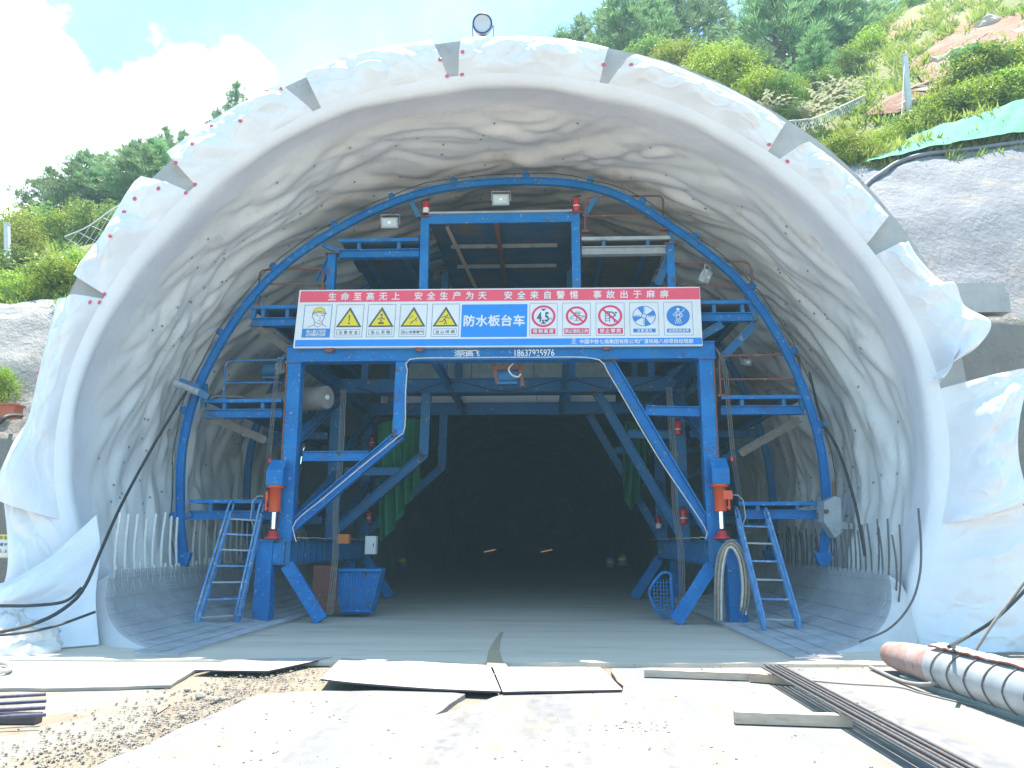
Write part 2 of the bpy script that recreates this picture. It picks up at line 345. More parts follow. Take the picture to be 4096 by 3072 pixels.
# concrete sheets lying on it
M_SLAB = mat('yard_concrete', (0.262, 0.245, 0.217), 0.85, (0.165, 0.166, 0.17), 1.1, stretch=(1.5, .38, 1), stain=(0.20, 0.172, 0.14), sscale=1.9, slo=0.52, shi=0.70, bump=0.35, bscale=22, stain2=(0.17, 0.18, 0.205), bdist=0.015)
M_SLABW = mat('yard_concrete_pale', (0.30, 0.295, 0.28), 0.8, (0.24, 0.235, 0.225), 0.8, stain=(0.40, 0.36, 0.30), sscale=1.8, slo=0.60, shi=0.76, bump=0.2, bscale=20)
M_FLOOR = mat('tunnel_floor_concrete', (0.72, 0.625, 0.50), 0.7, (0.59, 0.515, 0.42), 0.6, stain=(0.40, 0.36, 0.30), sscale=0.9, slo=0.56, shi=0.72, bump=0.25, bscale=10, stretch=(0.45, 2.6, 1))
M_WET = mat('wet_mud', (0.27, 0.235, 0.185), 0.4, (0.33, 0.295, 0.245), 1.4, stain=(0.22, 0.18, 0.14), sscale=2, slo=0.55, shi=0.7, bump=0.12, bscale=9)
_t = M_SLAB.node_tree; _p = next(n for n in _t.nodes if n.type == 'BSDF_PRINCIPLED'); _c = _p.inputs['Base Color'].links[0].from_socket
_tc = _t.nodes.new('ShaderNodeTexCoord'); _fac = None
for _sc, _lo, _hi, _off in (((1.9, .10, 1), .50, .62, 5.0), ((9, 5, 1), .42, .66, 2.0)):        # wheel tracks along the yard, broken up
    _mp = _t.nodes.new('ShaderNodeMapping'); _mp.inputs['Scale'].default_value = _sc; _mp.inputs['Location'].default_value = (_off, 0, 0); _t.links.new(_tc.outputs['Object'], _mp.inputs[0])
    _n = N(_t, 'ShaderNodeTexNoise', i_Scale=1.0, i_Detail=6.0, i_Roughness=0.6); _t.links.new(_mp.outputs[0], _n.inputs['Vector'])
    _rg = N(_t, 'ShaderNodeMapRange'); _rg.inputs['From Min'].default_value = _lo; _rg.inputs['From Max'].default_value = _hi; _t.links.new(_n.outputs['Fac'], _rg.inputs['Value'])
    _fac = _rg.outputs[0] if _fac is None else mth(_t, 'MULTIPLY', _fac, _rg.outputs[0])
_x = N(_t, 'ShaderNodeMixRGB'); _t.links.new(_fac, _x.inputs[0]); _t.links.new(_c, _x.inputs[1]); _x.inputs[2].default_value = (.125, .13, .145, 1); _t.links.new(_x.outputs[0], _p.inputs['Base Color'])
def sheet(name, pxs, z, m, thick=0.0, wob=0.05, kind='structure'):
    P = [gz(x, y, z) for x, y in pxs]; Q = []
    for i, p in enumerate(P):
        q = P[(i+1) % len(P)]; n = max(1, int((q-p).length/0.25))
        for k in range(n):
            r = p.lerp(q, k/n); 
            if k: r = r + Vector((fbm(r.x*2, r.y*2, 1)*wob, fbm(r.x*2, r.y*2, 9)*wob, 0))
            Q.append((r.x, r.y, z))
    b = MB(); n = len(Q); b.add(Q, [tuple(range(n))[::-1] if sum((Q[i][0]*Q[(i+1)%n][1]-Q[(i+1)%n][0]*Q[i][1]) for i in range(n)) < 0 else tuple(range(n))])
    if thick: b.add(Q + [(x, y, z - thick) for x, y, _ in Q], [(i, i+n, (i+1)%n+n, (i+1)%n) for i in range(n)])
    o = b.build(name, m); tag(o, kind=kind); return o
sheet('yard_slab', [(60,1760),(200,1659),(400,1567),(556,1500),(700,1492),(940,1492),(1005,1499),(938,1545),(985,1533),(1100,1496),(1345,1492),(1320,1443),(1900,1441),(2500,1441),(4200,1560),(4200,2400),(-1400,3000),(-900,2400)], 0.030, M_SLAB, 0.06)
sheet('side_slab', [(-900,1500),(-300,1487),(150,1486),(369,1480),(422,1446),(560,1424),(640,1420),(100,1416),(-300,1410),(-900,1400)], 0.020, M_SLABW, 0.03)
sheet('wet_patch', [(-300,1505),(0,1492),(150,1490),(330,1489),(372,1500),(350,1535),(285,1590),(150,1640),(30,1659),(-300,1700)], -0.016, M_WET, 0.0, 0.12)
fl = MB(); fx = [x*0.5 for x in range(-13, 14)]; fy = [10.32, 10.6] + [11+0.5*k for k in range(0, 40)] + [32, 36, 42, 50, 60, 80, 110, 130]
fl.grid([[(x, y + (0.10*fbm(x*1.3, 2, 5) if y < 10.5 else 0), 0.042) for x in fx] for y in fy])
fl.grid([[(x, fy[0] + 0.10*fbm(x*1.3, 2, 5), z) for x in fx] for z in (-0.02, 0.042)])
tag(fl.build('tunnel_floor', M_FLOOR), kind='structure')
# the dirt seam across the slab, and a dark joint
sm = MB(); c = [gz(x, y, 0.047) for x, y in ((1084,1365),(1074,1385),(1068,1405),(1070,1425),(1078,1441))]
sm.grid([[p - Vector((0.02 + .03*k, 0, 0)), p + Vector((0.03 + .02*k, 0, 0))] for k, p in enumerate(c)]); tag(sm.build('dirt_seam_ground', mat('tan_dust', (0.46, 0.36, 0.235), 0.95, (0.36, 0.28, 0.19), 9)), kind='structure')

# tunnel beyond the trolley
tw = MB(); ty = [24.4, 27, 30, 34, 40, 48, 58, 70, 90, 125]
tw.grid([[ring(i, 0.02 + 0.12*fbm(PROF[i].x*.5, y*.4, PROF[i].z*.5), y) for i in range(0, NU, 6)] for y in ty])
ee = [ring(i, 0.1, 125) for i in range(0, NU, 6)]; tw.add(ee, [tuple(range(len(ee)))])
tag(tw.build('tunnel_wall', M_ROCK), kind='structure')

# concrete lining ring of the mouth (a free-standing shell with its front face)
tp = thing('tunnel_portal', (0.05, YP, 0), 'grey concrete lining ring of the tunnel mouth under the white membrane', 'tunnel portal')
def thick(z): return interp(z, [0, 3, 3.7, 5.5, 7, 10], [0.55, 0.55, 0.62, 0.86, 0.92, 0.92])
b = MB(); idx = range(0, NU, 3)
b.grid([[ring(i, lerp(0.1, thick(PROF[i].z), t) , YP + 0.012*fbm(PROF[i].x*2, t*2, PROF[i].z*2)) for i in idx] for t in (0, .25, .5, .75, 1)])
b.grid([[ring(i, thick(PROF[i].z), y) for i in idx] for y in (YP, YP+.5, 14, 17, 21, 26.5)])
b.build('lining_ring', M_CONC, tp)

# ------------------------------------------------------------------ the waterproof membrane
wm = thing('waterproof_membrane', (0.05, YP, 0), 'white waterproof membrane lining the tunnel and folded over its mouth', 'membrane')
ny = [YP-.10, YP-.06, YP+.0, YP+.06] + list(np.linspace(YP+.14, 24.5, 190))
no = [0.18, 0.10, 0.035, 0.0]
def fold(i, y):
    p = PROF[i]; s = i*0.066                       # metres along the hoop
    lipw = -.09*mn.noise(Vector((s*.42, y*.5, 9.1)))*min(1, max(0, y-YP+.04)/.2) - .035*mn.noise(Vector((s*1.3, y*.9, 4.1)))*min(1, max(0, y-YP+.04)/.2)
    if y < YP+.1: return lipw
    k = min(1, max(0, y-YP-.35)/1.1); k = k*k*(3-2*k)
    side = abs(p.x)/6.9
    w = 1.3*fbm(s*.22, y*.25, 2.2, 2)
    ys = y + 0.45*(s-12)*(1 if p.x > 0 else -1)*side*.8 + w
    a = abs(mn.noise(Vector((s*.30 + .4*w, ys*.80, 1.7)))); a2 = abs(mn.noise(Vector((s*.55, ys*1.7 + w, 7.7)))); c = fbm(s*.35, y*.35, 5, 2); a3 = abs(mn.noise(Vector((s*.95 + w, ys*2.9 + s*.2, 3.1))))
    base = 1 if p.z > 1.2 else max(0, p.z/1.2)
    return lipw*(1-k) - k*base*(0.24*min(a, .42) + 0.22*min(a2, .4) + .17*min(a3, .4) + 0.09*c - .10)
lin = MB()
P = [[ring(i, (no[j] if j < 4 else 0) + fold(i, y), y) for i in range(NU)] for j, y in enumerate(ny)]
lin.grid(P[:13], 2); lin.grid(P[12:])
rr = random.Random(4)
for k in range(420):                                # little anchor buttons pressed into the sheet
    j = rr.randrange(16, 150); i = rr.randrange(14, NU-14)
    p = P[j][i]; n = (P[j][i+1]-P[j][i-1]).cross(P[j+1][i]-P[j-1][i]).normalized()
    if n.dot(PNOR[i]) > 0: n = -n
    a = n.orthogonal().normalized(); c2 = n.cross(a); q = p + n*.012; r0 = .027
    lin.add([q + (a*math.cos(t*math.pi/4)+c2*math.sin(t*math.pi/4))*r0 for t in range(8)], [tuple(range(8))], 1)
lin.build('lining_sheet', [M_LINE, M_ANCH, M_PVC], wm)

FLAP_N = 0
def flap(ua, ub, outer, Yo=12.28, bulge=0.16, amp=0.08, ns=110, nt_=44, seed=0, discs=(), sag=0.0, inner=None, toff=0.0):
    """one loose panel of the sheet between the rounded lip and its own cut edge"""
    NS = ns; ns, nt_ = ns*2 if ns < 100 else ns, max(nt_, 44); NS = 56 if NS == 110 else NS
    O = smooth_curve([at(x, y, Yo if not isinstance(Yo, (list, tuple)) else Yo[k]) for k, (x, y) in enumerate(outer)], ns)
    I = [ringu(lerp(ua, ub, k/(ns-1)), 0.18, YP-.10) for k in range(ns)] if inner is None else smooth_curve(inner, ns)
    rows = []
    for j in range(nt_):
        t = j/(nt_-1); row = []
        for k in range(ns):
            s = k/(ns-1); p = I[k].lerp(O[k], t)
            e = math.sin(math.pi*min(1, t))
            f1 = abs(mn.noise(Vector((s*NS*.05 + seed*3.1, t*1.3, seed))))*2
            f2 = abs(mn.noise(Vector((s*NS*.11 + seed*1.7 + t*1.2, t*2.2 + seed, 4.4))))
            f3 = mn.noise(Vector((s*NS*.035, seed*2.3, t*.8)))
            d = (bulge*e*(0.55 + .6*f3) + amp*(f1*1.6 + f2*.9)*(t**.7))*(1-t**4)
            f4 = max(0, 1-abs(mn.noise(Vector((s*NS*.07 + seed*2.7 + t*1.5, t*2.6 - s*NS*.03, seed*1.3))))*9); f5 = max(0, 1-abs(mn.noise(Vector((s*NS*.05 - t*2.2 + seed, t*1.6 + s*NS*.06, seed*4.1))))*12)
            d += (.026*f4 + .018*f5)*e
            fray = 0.018*t*t*mn.noise(Vector((s*NS*.08, seed*5.0, 0)))
            p = p + Vector((0, -d - toff*t, -sag*math.sin(math.pi*t)*(1-s))) + (O[k]-I[k]).normalized()*fray
            row.append(p)
        rows.append(row)
    m = MB(); m.grid(rows)
    back = [[p + Vector((0, .012, 0)) for p in r] for r in rows]; m.grid(back, flip=True)
    edge = [r[0] for r in rows] + rows[-1][1:] + [r[-1] for r in reversed(rows[:-1])]; eb = [p + Vector((0, .012, 0)) for p in edge]
    m.grid([edge, eb])
    o = m.build('membrane_flap', M_PVC, wm)
    for (x, y) in discs:
        tgt = at(x, y, 12.2); best = min((p for r in rows[1:] for p in r), key=lambda p: abs((p-CAM).normalized().dot((tgt-CAM).normalized()) - 1))
        q = MB(); q.lathe([(0.0, -.010), (.018, -.010), (.02, -.007), (.034, -.006), (.038, 0.004)], best + Vector((0, -.004, 0)), 'y', 14)
        q.lathe([(0.0, -.014), (.012, -.013), (.014, -.009)], best + Vector((0, -.004, 0)), 'y', 8, 1)
        sub(q, 'fastening_disc', [M_PINK, M_SIGR], o)
    return o
S = dict(s1=(254,659), s2=(424,419), s3=(694,256), s4=(988,195), s5=(1302,202), s6=(1655,357), s7=(1851,557))
U = {k: uof(*v) for k, v in S.items()}
za = lambda *L: [(x/1.58/PX, y/1.58/PX) for x, y in L]
flap(uof(190,1108), U['s1'], [(-40,1066),(-8,1040),(27,957),(61,902),(82,810),(125,646)], Yo=[11.9,12.0,12.1,12.2,12.25,12.28], bulge=.25, amp=.17, seed=1, discs=[(83,805),(193,651),(228,660)])
flap(U['s1']+1, U['s2']-1, [(158,592),(179,560),(219,506),(250,455),(284,400),(304,381)], seed=2, bulge=.2, amp=.14, discs=za((690,470+1000*0+0)) and [(234,639),(239,510),(267,459),(291,428),(342,407),(409,425)])
flap(U['s2']+1, U['s3']-1, [(360,328),(427,280),(513,226),(599,180)], seed=3, bulge=.2, amp=.14, discs=[(376,354),(428,418),(416,311),(457,271),(519,261),(535,216),(577,197),(608,192)])
flap(U['s3']+1, U['s4']-1.5, [(656,155),(702,137),(805,106),(932,86)], seed=4, bulge=.2, amp=.13, ns=64, discs=[(951,130),(968,175)])
flap(U['s4']+1, U['s5']-1, [(999,82),(1068,79),(1146,79),(1249,89),(1315,103)], seed=5, bulge=.2, amp=.12, ns=64, discs=[(999,113),(997,164),(1308,141)])
flap(U['s5']+1, U['s6']-1.5, [(1379,118),(1458,142),(1517,167),(1603,205),(1697,265)], seed=6, bulge=.2, amp=.14, ns=64, discs=[(1364,140),(1660,312)])
flap(U['s6']+1.5, U['s7']-1.5, [(1752,310),(1815,355),(1876,417),(1919,465)], seed=7, bulge=.2, amp=.13, discs=[(1702,348)])
flap(U['s7']+1.5, uof(1944,838), [(1963,522),(1985,558),(2033,607),(2064,612),(2085,661),(2141,696),(2112,748),(2054,786),(2000,822)], Yo=[12.28,12.25,12.15,11.9,12.0,11.75,11.8,11.9,12.1], bulge=.25, amp=.20, seed=8, ns=70, nt_=28)
flap(uof(1950,846), uof(1955,1105), [(2240,790),(2206,882),(2201,984),(2214,1083),(2150,1112)], Yo=[12.1,11.9,11.85,11.8,12.0], bulge=.35, amp=.16, seed=9, ns=60, nt_=30)
flap(uof(1955,1085), uof(1950,1395), [(2300,1082),(2290,1200),(2270,1300),(2260,1420)], Yo=12.0, bulge=.02, amp=.10, seed=10, toff=0.05)
flap(uof(235,1385), uof(195,1070), [(-60,1412),(-20,1330),(20,1215),(4,1030)], Yo=[11.7,11.9,12.1,12.25], bulge=.02, amp=.10, seed=11, toff=0.03)
dr = [at(208,1112,12.24), at(216,1190,12.1), at(206,1290,11.9), at(213,1392,11.6)]
flap(0, 0, [(-40,1262),(-50,1310),(-40,1360),(-30,1410)], Yo=[11.6,11.4,11.1,10.9], inner=dr, bulge=.22, amp=.26, seed=12, ns=56, sag=.34)
# crumpled offcut of the same sheet on the ground
oc = MB(); c0 = gz(20, 1412, .03)
oc.grid([[(c0.x + .62*math.cos(a)*math.sin(e) *(1+.25*fbm(math.cos(a), math.sin(a), e*2)), c0.y + .1 + .45*math.sin(a)*math.sin(e), .02 + .42*max(0, math.cos(e))*(1+.5*fbm(math.cos(a)*1.5, math.sin(a)*1.5, e*2))) for a in np.linspace(0, 2*math.pi, 33)] for e in np.linspace(0.01, 1.571, 14)])
tag(oc.build('membrane_offcut', M_CLOTH, None, c0), 'crumpled white heap of spare sheet on the ground below the left drape', 'sheet')

# ------------------------------------------------------------------ hillsides
def loft(name, rows, sub_, noise_a, noise_f, m, kind='structure', seed=0.0, n=70):
    """rows: (Y, X0, X1, function px->py or constant z) ; a terrain sheet through all of them"""
    L = []
    for (Y, X0, X1, prof) in rows:
        r = []
        for k in range(n):
            X = lerp(X0, X1, k/(n-1))
            if isinstance(prof, (int, float)): z = prof
            else:
                px = 1174.6 + (X - CAM.x)*1701/Y*0.985; xs_, ys_ = zip(*prof)
                if px < xs_[0]: py = ys_[0] + (px-xs_[0])*(ys_[1]-ys_[0])/(xs_[1]-xs_[0])*.5
                elif px > xs_[-1]: py = ys_[-1] + (px-xs_[-1])*(ys_[-1]-ys_[-2])/(xs_[-1]-xs_[-2])*.5
                else: py = interp(px, xs_, ys_)
                z = at(px, py, Y).z
            r.append(Vector((X, Y, z)))
        L.append(r)
    G = []
    for a in range(len(L)-1):
        for q in range(sub_): G.append([L[a][k].lerp(L[a+1][k], q/sub_) for k in range(n)])
    G.append(L[-1])
    for r in G:
        for p in r:
            d = noise_a*fbm(p.x*noise_f, p.y*noise_f, p.z*noise_f + seed, 5); p.z += d; p.y -= d*.4
    b = MB(); b.grid(G); o = b.build(name, m); tag(o, kind=kind)
    from mathutils.bvhtree import BVHTree
    return o, BVHTree.FromPolygons(b.v, b.f)
# right: lower rough wall, ledge, upper shotcrete slope, green tarp, hill
loft('right_lower_slope_ground', [(13.25, 7.3, 22, 0.0), (13.45, 7.3, 22, 3.0), (13.7, 7.3, 22, 5.35), (14.7, 7.3, 22, 5.5)], 12, 0.10, 0.9, M_SHOTB, n=120)
_, RS = loft('right_upper_slope_terrain', [(14.6, 7.0, 24, 5.3), (16.5, 7.4, 25, [(1800,500),(1960,470),(2212,440)]), (19, 7.7, 27, [(1835,366),(1925,342),(2000,324),(2110,312),(2212,297),(2400,280)]), (19.3, 7.7, 27, [(1835,362),(1925,338),(2000,320),(2110,308),(2212,293),(2400,276)])], 16, 0.09, 1.2, M_SHOT, n=130)
hr, HR = loft('hill_right', [(18.5, 7.7, 30, [(1700,470),(1835,430),(1925,405),(2000,385),(2212,350),(2500,320)]), (19.2, 7.7, 30, [(1700,395),(1835,364),(1925,342),(2000,324),(2212,298),(2500,270)]), (20.6, 7.6, 32, [(1700,330),(1790,345),(1890,346),(2000,308),(2100,268),(2212,236),(2500,160)]),
    (24, 7.4, 36, [(1500,330),(1700,268),(1790,268),(1900,250),(2000,222),(2212,150),(2500,60)]), (31, 0, 44, [(1300,250),(1500,235),(1700,225),(1800,190),(1900,150),(2000,112),(2130,75),(2212,40),(2500,-100)]),
    (40, -6, 56, [(1200,210),(1500,200),(1700,180),(1800,140),(1900,92),(2000,45),(2130,10),(2212,-20),(2500,-160)]), (62, -8, 90, [(1200,215),(1500,200),(1640,180),(1760,140),(2000,20),(2212,-60),(2500,-200)]), (100, -10, 120, [(1200,330),(1640,260),(2000,120),(2500,-100)])], 8, 0.28, 0.45, M_HILL, n=110, seed=4)
hl, HL = loft('hill_left', [(15.6, -7.0, -34, [(-300,670),(0,664),(110,655),(200,640)]), (18, -7.6, -38, [(-300,640),(0,625),(110,608),(200,585)]), (22, -7.7, -44, [(-300,590),(0,560),(110,545),(240,520)]),
    (30, -4, -60, [(-300,560),(0,515),(110,490),(240,455),(400,440)]), (45, 0, -80, [(-300,540),(0,490),(110,470),(240,425),(400,370),(700,360)]), (70, 4, -110, [(-300,560),(0,510),(240,450),(400,380),(700,360)]), (110, 8, -150, [(-300,640),(240,560),(700,460)])], 8, 0.4, 0.35, M_HILL, n=110, seed=8)
loft('left_lower_slope_ground', [(13.2, -7.2, -26, 0.0), (13.3, -7.2, -26, 1.8), (13.5, -7.2, -26, 3.45), (14.3, -7.2, -26, 3.5)], 12, 0.10, 1.0, M_SHOTB, n=110)
M_SHOTL = mat('sunlit_shotcrete', (0.33, 0.325, 0.315), 0.9, (0.25, 0.245, 0.235), 0.9, stain=(0.20, 0.18, 0.15), sscale=0.9, slo=0.58, shi=0.74, bump=0.9, bscale=7, bdist=0.08)  # lighter copy, with the left slope's sunlight put into the colour
loft('left_upper_slope_terrain', [(14.2, -7.0, -26, 3.45), (14.8, -7.1, -28, [(-300,790),(0,790),(110,780)]), (15.7, -7.2, -34, [(-300,668),(0,660),(110,652),(200,640)]), (16.2, -7.2, -34, [(-300,660),(0,652),(110,644),(200,632)])], 14, 0.12, 1.1, M_SHOTL, n=110)
# bare red soil on the right hill: a sheet hugging the hill
def drop(bv, X, Y, z0=90):
    h = bv.ray_cast(Vector((X, Y, z0)), Vector((0, 0, -1))); return h[0] if h and h[0] is not None else None
def hill_at(bv, px, py):
    h = bv.ray_cast(CAM, ray(px, py).normalized()); return h[0] if h and h[0] is not None else None
def soil(pts):
    b = MB(); C = [sum(p[0] for p in pts)/len(pts), sum(p[1] for p in pts)/len(pts)]; rows = []
    for t in np.linspace(0, 1, 9):
        row = []
        for k in range(49):
            q = k/48*len(pts); i = int(q) % len(pts); j = (i+1) % len(pts); w = q-int(q)
            x = lerp(lerp(pts[i][0], pts[j][0], w), C[0], t); y = lerp(lerp(pts[i][1], pts[j][1], w), C[1], t)
            nz_ = 7*(1-t)*mn.noise(Vector((k*.8, 3, pts[0][0]))); h = hill_at(HR, x+nz_, y+nz_*.6)
            if h is None: return
            row.append(h + Vector((0, -.10, .12 + .25*t)))
        rows.append(row)
    b.grid(rows); tag(b.build('red_soil_ground', M_REDSOIL), kind='structure')
soil([(1868,258),(1905,225),(1950,205),(2010,180),(2030,210),(1985,230),(1935,255)])
soil([(1960,150),(2010,110),(2080,70),(2150,48),(2240,20),(2250,100),(2160,125),(2090,150),(2060,185),(2000,195)])
# ================================================================== the blue membrane trolley
F1, F2, F3 = 15.2, 18.54, 21.9
FR = [F1, F2, F3]
T = thing('membrane_trolley', (0, F1, 0), 'big blue steel gantry trolley standing astride the tunnel floor', 'gantry trolley')
def part(b, name, m, p=None): return b.build(name, m, p or T)
def q(x, y, Y=F1): return at(x, y, Y)
XP = 4.06; ZB0, ZB1 = 5.03, 5.37                    # post line, beam underside and top
ZG0, ZG1 = 1.10, 1.55                               # base girder
zz = lambda y: q(1100, y).z
xx = lambda x, y: q(x, y).x
for n_, Y in enumerate(FR):
    M = M_BLUE if n_ == 0 else M_BLUED
    b = MB(); b.box((-4.24, Y-.15, ZB1-.022), (4.22, Y+.15, ZB1)); b.box((-4.24, Y-.15, ZB0), (4.22, Y+.15, ZB0+.022)); b.box((-4.24, Y-.11, ZB0+.022), (4.22, Y+.11, ZB1-.022)); 
    part(b, 'cross_beam', M)
    for s in (-1, 1):
        b = MB(); x = s*XP - .02; b.box((x-.14, Y-.13, ZG1), (x+.14, Y+.13, ZB0-.03)); b.box((x-.17, Y-.16, ZB0-.03), (x+.17, Y+.16, ZB0-.001))
        for k in range(6): b.cbox((x-.13+.052*k, Y-.165, ZB0-.016), (.022, .012, .022), 1)
        b.box((x+s*.135-.012, Y-.15, ZG1), (x+s*.135+.012, Y-.132, ZB0-.04), 1) if n_ == 0 else None
        part(b, 'post', [M, M_RUST])
        # brace from the beam down to the foot of the post, with its tie
        b = MB()
        if s < 0:
            a0, a1, a2 = q(869,785), q(861,942), q(633,1137)
            b.bar((a0.x, Y, ZB0), (a1.x, Y, a1.z), .22, .2); 
            b.ibar((a1.x+.04, Y, a1.z+.03), (a2.x, Y, a2.z), .2, .21, (0,1,0), .02); b.bar((a1.x-.10, Y, a1.z+.16), (a1.x-.02, Y, a1.z-.10), .26, .02, (0,1,0), 1)
        else:
            a0, a2 = q(1313,785), q(1535,1152)
            b.ibar((a0.x, Y, ZB0), (a2.x, Y, a2.z), .2, .21, (0,1,0), .02); b.box((a0.x-.2, Y-.12, ZB0-.02), (a0.x+.2, Y+.12, ZB0-.002), 1)
        part(b, 'diagonal_brace', [M, M_RUST])
        b = MB()
        if s < 0: p0, p1 = q(655,986), q(797,985)
        else: p0, p1 = q(1395,887), q(1512,890)
        b.ibar((p0.x, Y, p0.z), (p1.x, Y, p1.z), .14, .19, (0,1,0), .016); part(b, 'tie_bar', M)
# base girders, legs, lower braces
for s in (-1, 1):
    b = MB(); x = s*XP - .02
    b.box((x-.16, F1-.25, ZG1-.025), (x+.16, F3+.4, ZG1)); b.box((x-.16, F1-.25, ZG0), (x+.16, F3+.4, ZG0+.025)); b.box((x-.05, F1-.25, ZG0+.025), (x+.05, F3+.4, ZG1-.025))
    for k in range(17): b.box((x-.15, F1-.2+k*.42, ZG0+.026), (x+.15, F1-.18+k*.42, ZG1-.026))
    part(b, 'base_girder', M_BLUED)
    for Y in (F1, F3):
        b = MB(); lx = s*(XP+.31) - .02
        b.box((lx-.15, Y-.30, .05), (lx+.15, Y+.0, ZG1-.02)); b.box((lx-.19, Y-.34, ZG1-.02), (lx+.19, Y+.04, ZG1+.02)); b.box((lx-.24, Y-.38, .044), (lx+.24, Y+.08, .075), 1)
        b.box((min(lx, x), Y-.26, ZG0+.03), (max(lx, x), Y-.04, ZG1-.05))
        part(b, 'leg', [M_BLUE, M_GREYS])
        b = MB(); b.bar((x - s*.1, Y-.1, ZG0-.02), (x - s*.78, Y-.1, .08), .2, .22, (0,1,0)); b.bar((x - s*.1, Y-.21, ZG0), (x - s*.80, Y-.21, .1), .012, .25, (0,1,0))
        part(b, 'leg_brace', M_BLUE)
        if s > 0:
            b = MB(); b.box((lx+.15, Y-.28, .05), (lx+.17, Y, ZG1-.04), 0); part(b, 'leg_plate', M_BLUED)
    # jacks
    jp = q(604, 1100) if s < 0 else q(1549, 1100); jx = jp.x; jy = F1-.30
    b = MB(); z0, z1 = zz(1050), zz(1018); b.box((jx-.15, jy-.13, z0), (jx+.17, jy+.17, z1)); b.add([(jx-.15, jy-.12, z1), (jx+.17, jy-.12, z1), (jx+.17, jy+.1, z1+.22), (jx-.15, jy+.1, z1+.22)], [(0,1,2,3)]); part(b, 'jack_bracket', M_BLUE)
    b = MB(); zb = zz(1107)
    b.lathe([(0, zb), (.105, zb), (.11, zb+.02), (.11, z0-.05), (.16, z0-.05), (.165, z0-.02), (.165, z0-.003), (0, z0-.003)], (jx, jy, 0), 'z', 20)
    jk = part(b, 'hydraulic_jack', M_ORANGE)
    o2 = -1 if s < 0 else 1
    b = MB(); b.box((jx+o2*.09-.05, jy-.1, zb+.22), (jx+o2*.16+.05, jy+.02, zb+.38)); b.tube([(jx+o2*.15, jy-.05, zb+.03), (jx+o2*.15, jy-.05, z0-.12)], .022, 8); b.tube([(jx+o2*.10, jy-.05, zb+.07), (jx+o2*.17, jy-.05, zb+.07)], .02, 6); sub(b, 'valve_block', M_ORANGE, jk)
    b = MB(); zr = zz(1136); b.lathe([(.055, zr-.06), (.055, zb)], (jx, jy, 0), 'z', 16); sub(b, 'piston_rod', M_CHROME, jk)
    b = MB(); zf = ZG1+.022; b.lathe([(0, zf), (.155, zf), (.16, zf+.03), (.10, zf+.06), (.085, zf+.14), (.05, zf+.16), (0, zf+.16)], (jx, jy, 0), 'z', 18); sub(b, 'jack_foot', M_RED, jk)
    b = MB(); b.tube([(jx+o2*.2, jy-.05, zb+.3), (jx+o2*.32, jy-.05, zb+.3), (jx+o2*.42, jy-.02, zb+.2), (jx+o2*.45, jy, zb-.1), (jx+o2*.38, jy+.05, zb-.3)], .012, 6); sub(b, 'hose', M_GREYS, jk)
    # side bracing between the frames
    for Ya, Yb in ((F1, F2), (F2, F3)):
        for za_, zb_ in ((3.55, 4.95), (1.9, 3.1)):
            b = MB(); b.ibar((x - s*.1, Ya+.12, za_), (x - s*.1, Yb-.12, zb_), .16, .16, (1,0,0), .015); part(b, 'side_brace', M_BLUED)
    b = MB(); b.ibar((x, F1+.17, ZB0+.17), (x, F2-.17, ZB0+.17), .2, .24, (1,0,0), .02); b.ibar((x, F2+.17, ZB0+.17), (x, F3-.17, ZB0+.17), .2, .24, (1,0,0), .02); part(b, 'top_stringer', M_BLUED)
for sx in (-1.35, 1.35):
    for Ya, Yb in ((F1, F2), (F2, F3)):
        b = MB(); b.ibar((sx, Ya+.16, ZB0+.12), (sx, Yb-.16, ZB0+.12), .12, .18, (1,0,0), .015); part(b, 'stringer', M_BLUED)
# upper posts over the beams, top deck
def up_post(px, ytop, ybot=750, w=.17):
    for n_, Y in enumerate(FR):
        b = MB(); x = xx(px, (ytop+ybot)/2); b.bar((x, Y, ZB1+.001), (x, Y, zz(ytop)), w, w); b.box((x-.13, Y-.13, zz(ytop)), (x+.13, Y+.13, zz(ytop)+.02), 1)
        part(b, 'upper_post', [M_BLUE if n_ == 0 else M_BLUED, M_RUST])
up_post(916, 470); up_post(1245, 466); up_post(714, 546, w=.16); up_post(1451, 536, w=.16)
def platform(x0, x1, yp, yb, face=None, woody=False, deep=True):
    """deck plank layer over a channel beam; returns its front edge height"""
    X0, X1 = sorted((xx(x0, yp), xx(x1, yp))); zp = zz(yp); zb = zz(yb); Y1 = F3+.2 if deep else F1+1.2
    b = MB(); n = max(2, int((X1-X0)/.3))
    Yc = F1-.12
    b.box((X0, Yc, zp-.03), (X1, Yc+.06, zp+.04), 1)
    k = 0; y = Yc+.07
    rr = random.Random(int(x0*7+yp))
    while y < Y1:
        w = .24 + .08*rr.random(); b.box((X0+.05*rr.random(), y, zp-.03+.012*rr.random()), (X1-.05*rr.random(), min(Y1, y+w), zp+.02)); y += w+.012
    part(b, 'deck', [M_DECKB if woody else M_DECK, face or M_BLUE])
    for n_, Y in enumerate(FR):
        b = MB(); b.ibar((X0, Y, zb), (X1, Y, zb), .15, .17, (0,1,0), .016); part(b, 'deck_beam', (face or M_BLUE) if n_ == 0 else M_BLUED)
    b = MB()
    for f in (.25, .75):
        xj = lerp(X0, X1, f); b.bar((xj, F1-.08, (zb+.085+zp-.03)/2), (xj, Y1-.1, (zb+.085+zp-.03)/2), .07, max(.02, zp-.03-zb-.085-.004), (1,0,0))
    part(b, 'deck_joist', M_BLUED)
    return X0, X1, zp
M_DWOOD = M_WOOD
PL = platform(735, 906, 519, 545); platform(1256, 1446, 523, 546, M_GREYS, True)
platform(546, 650, 661, 691); platform(1510, 1632, 662, 691, None, True)
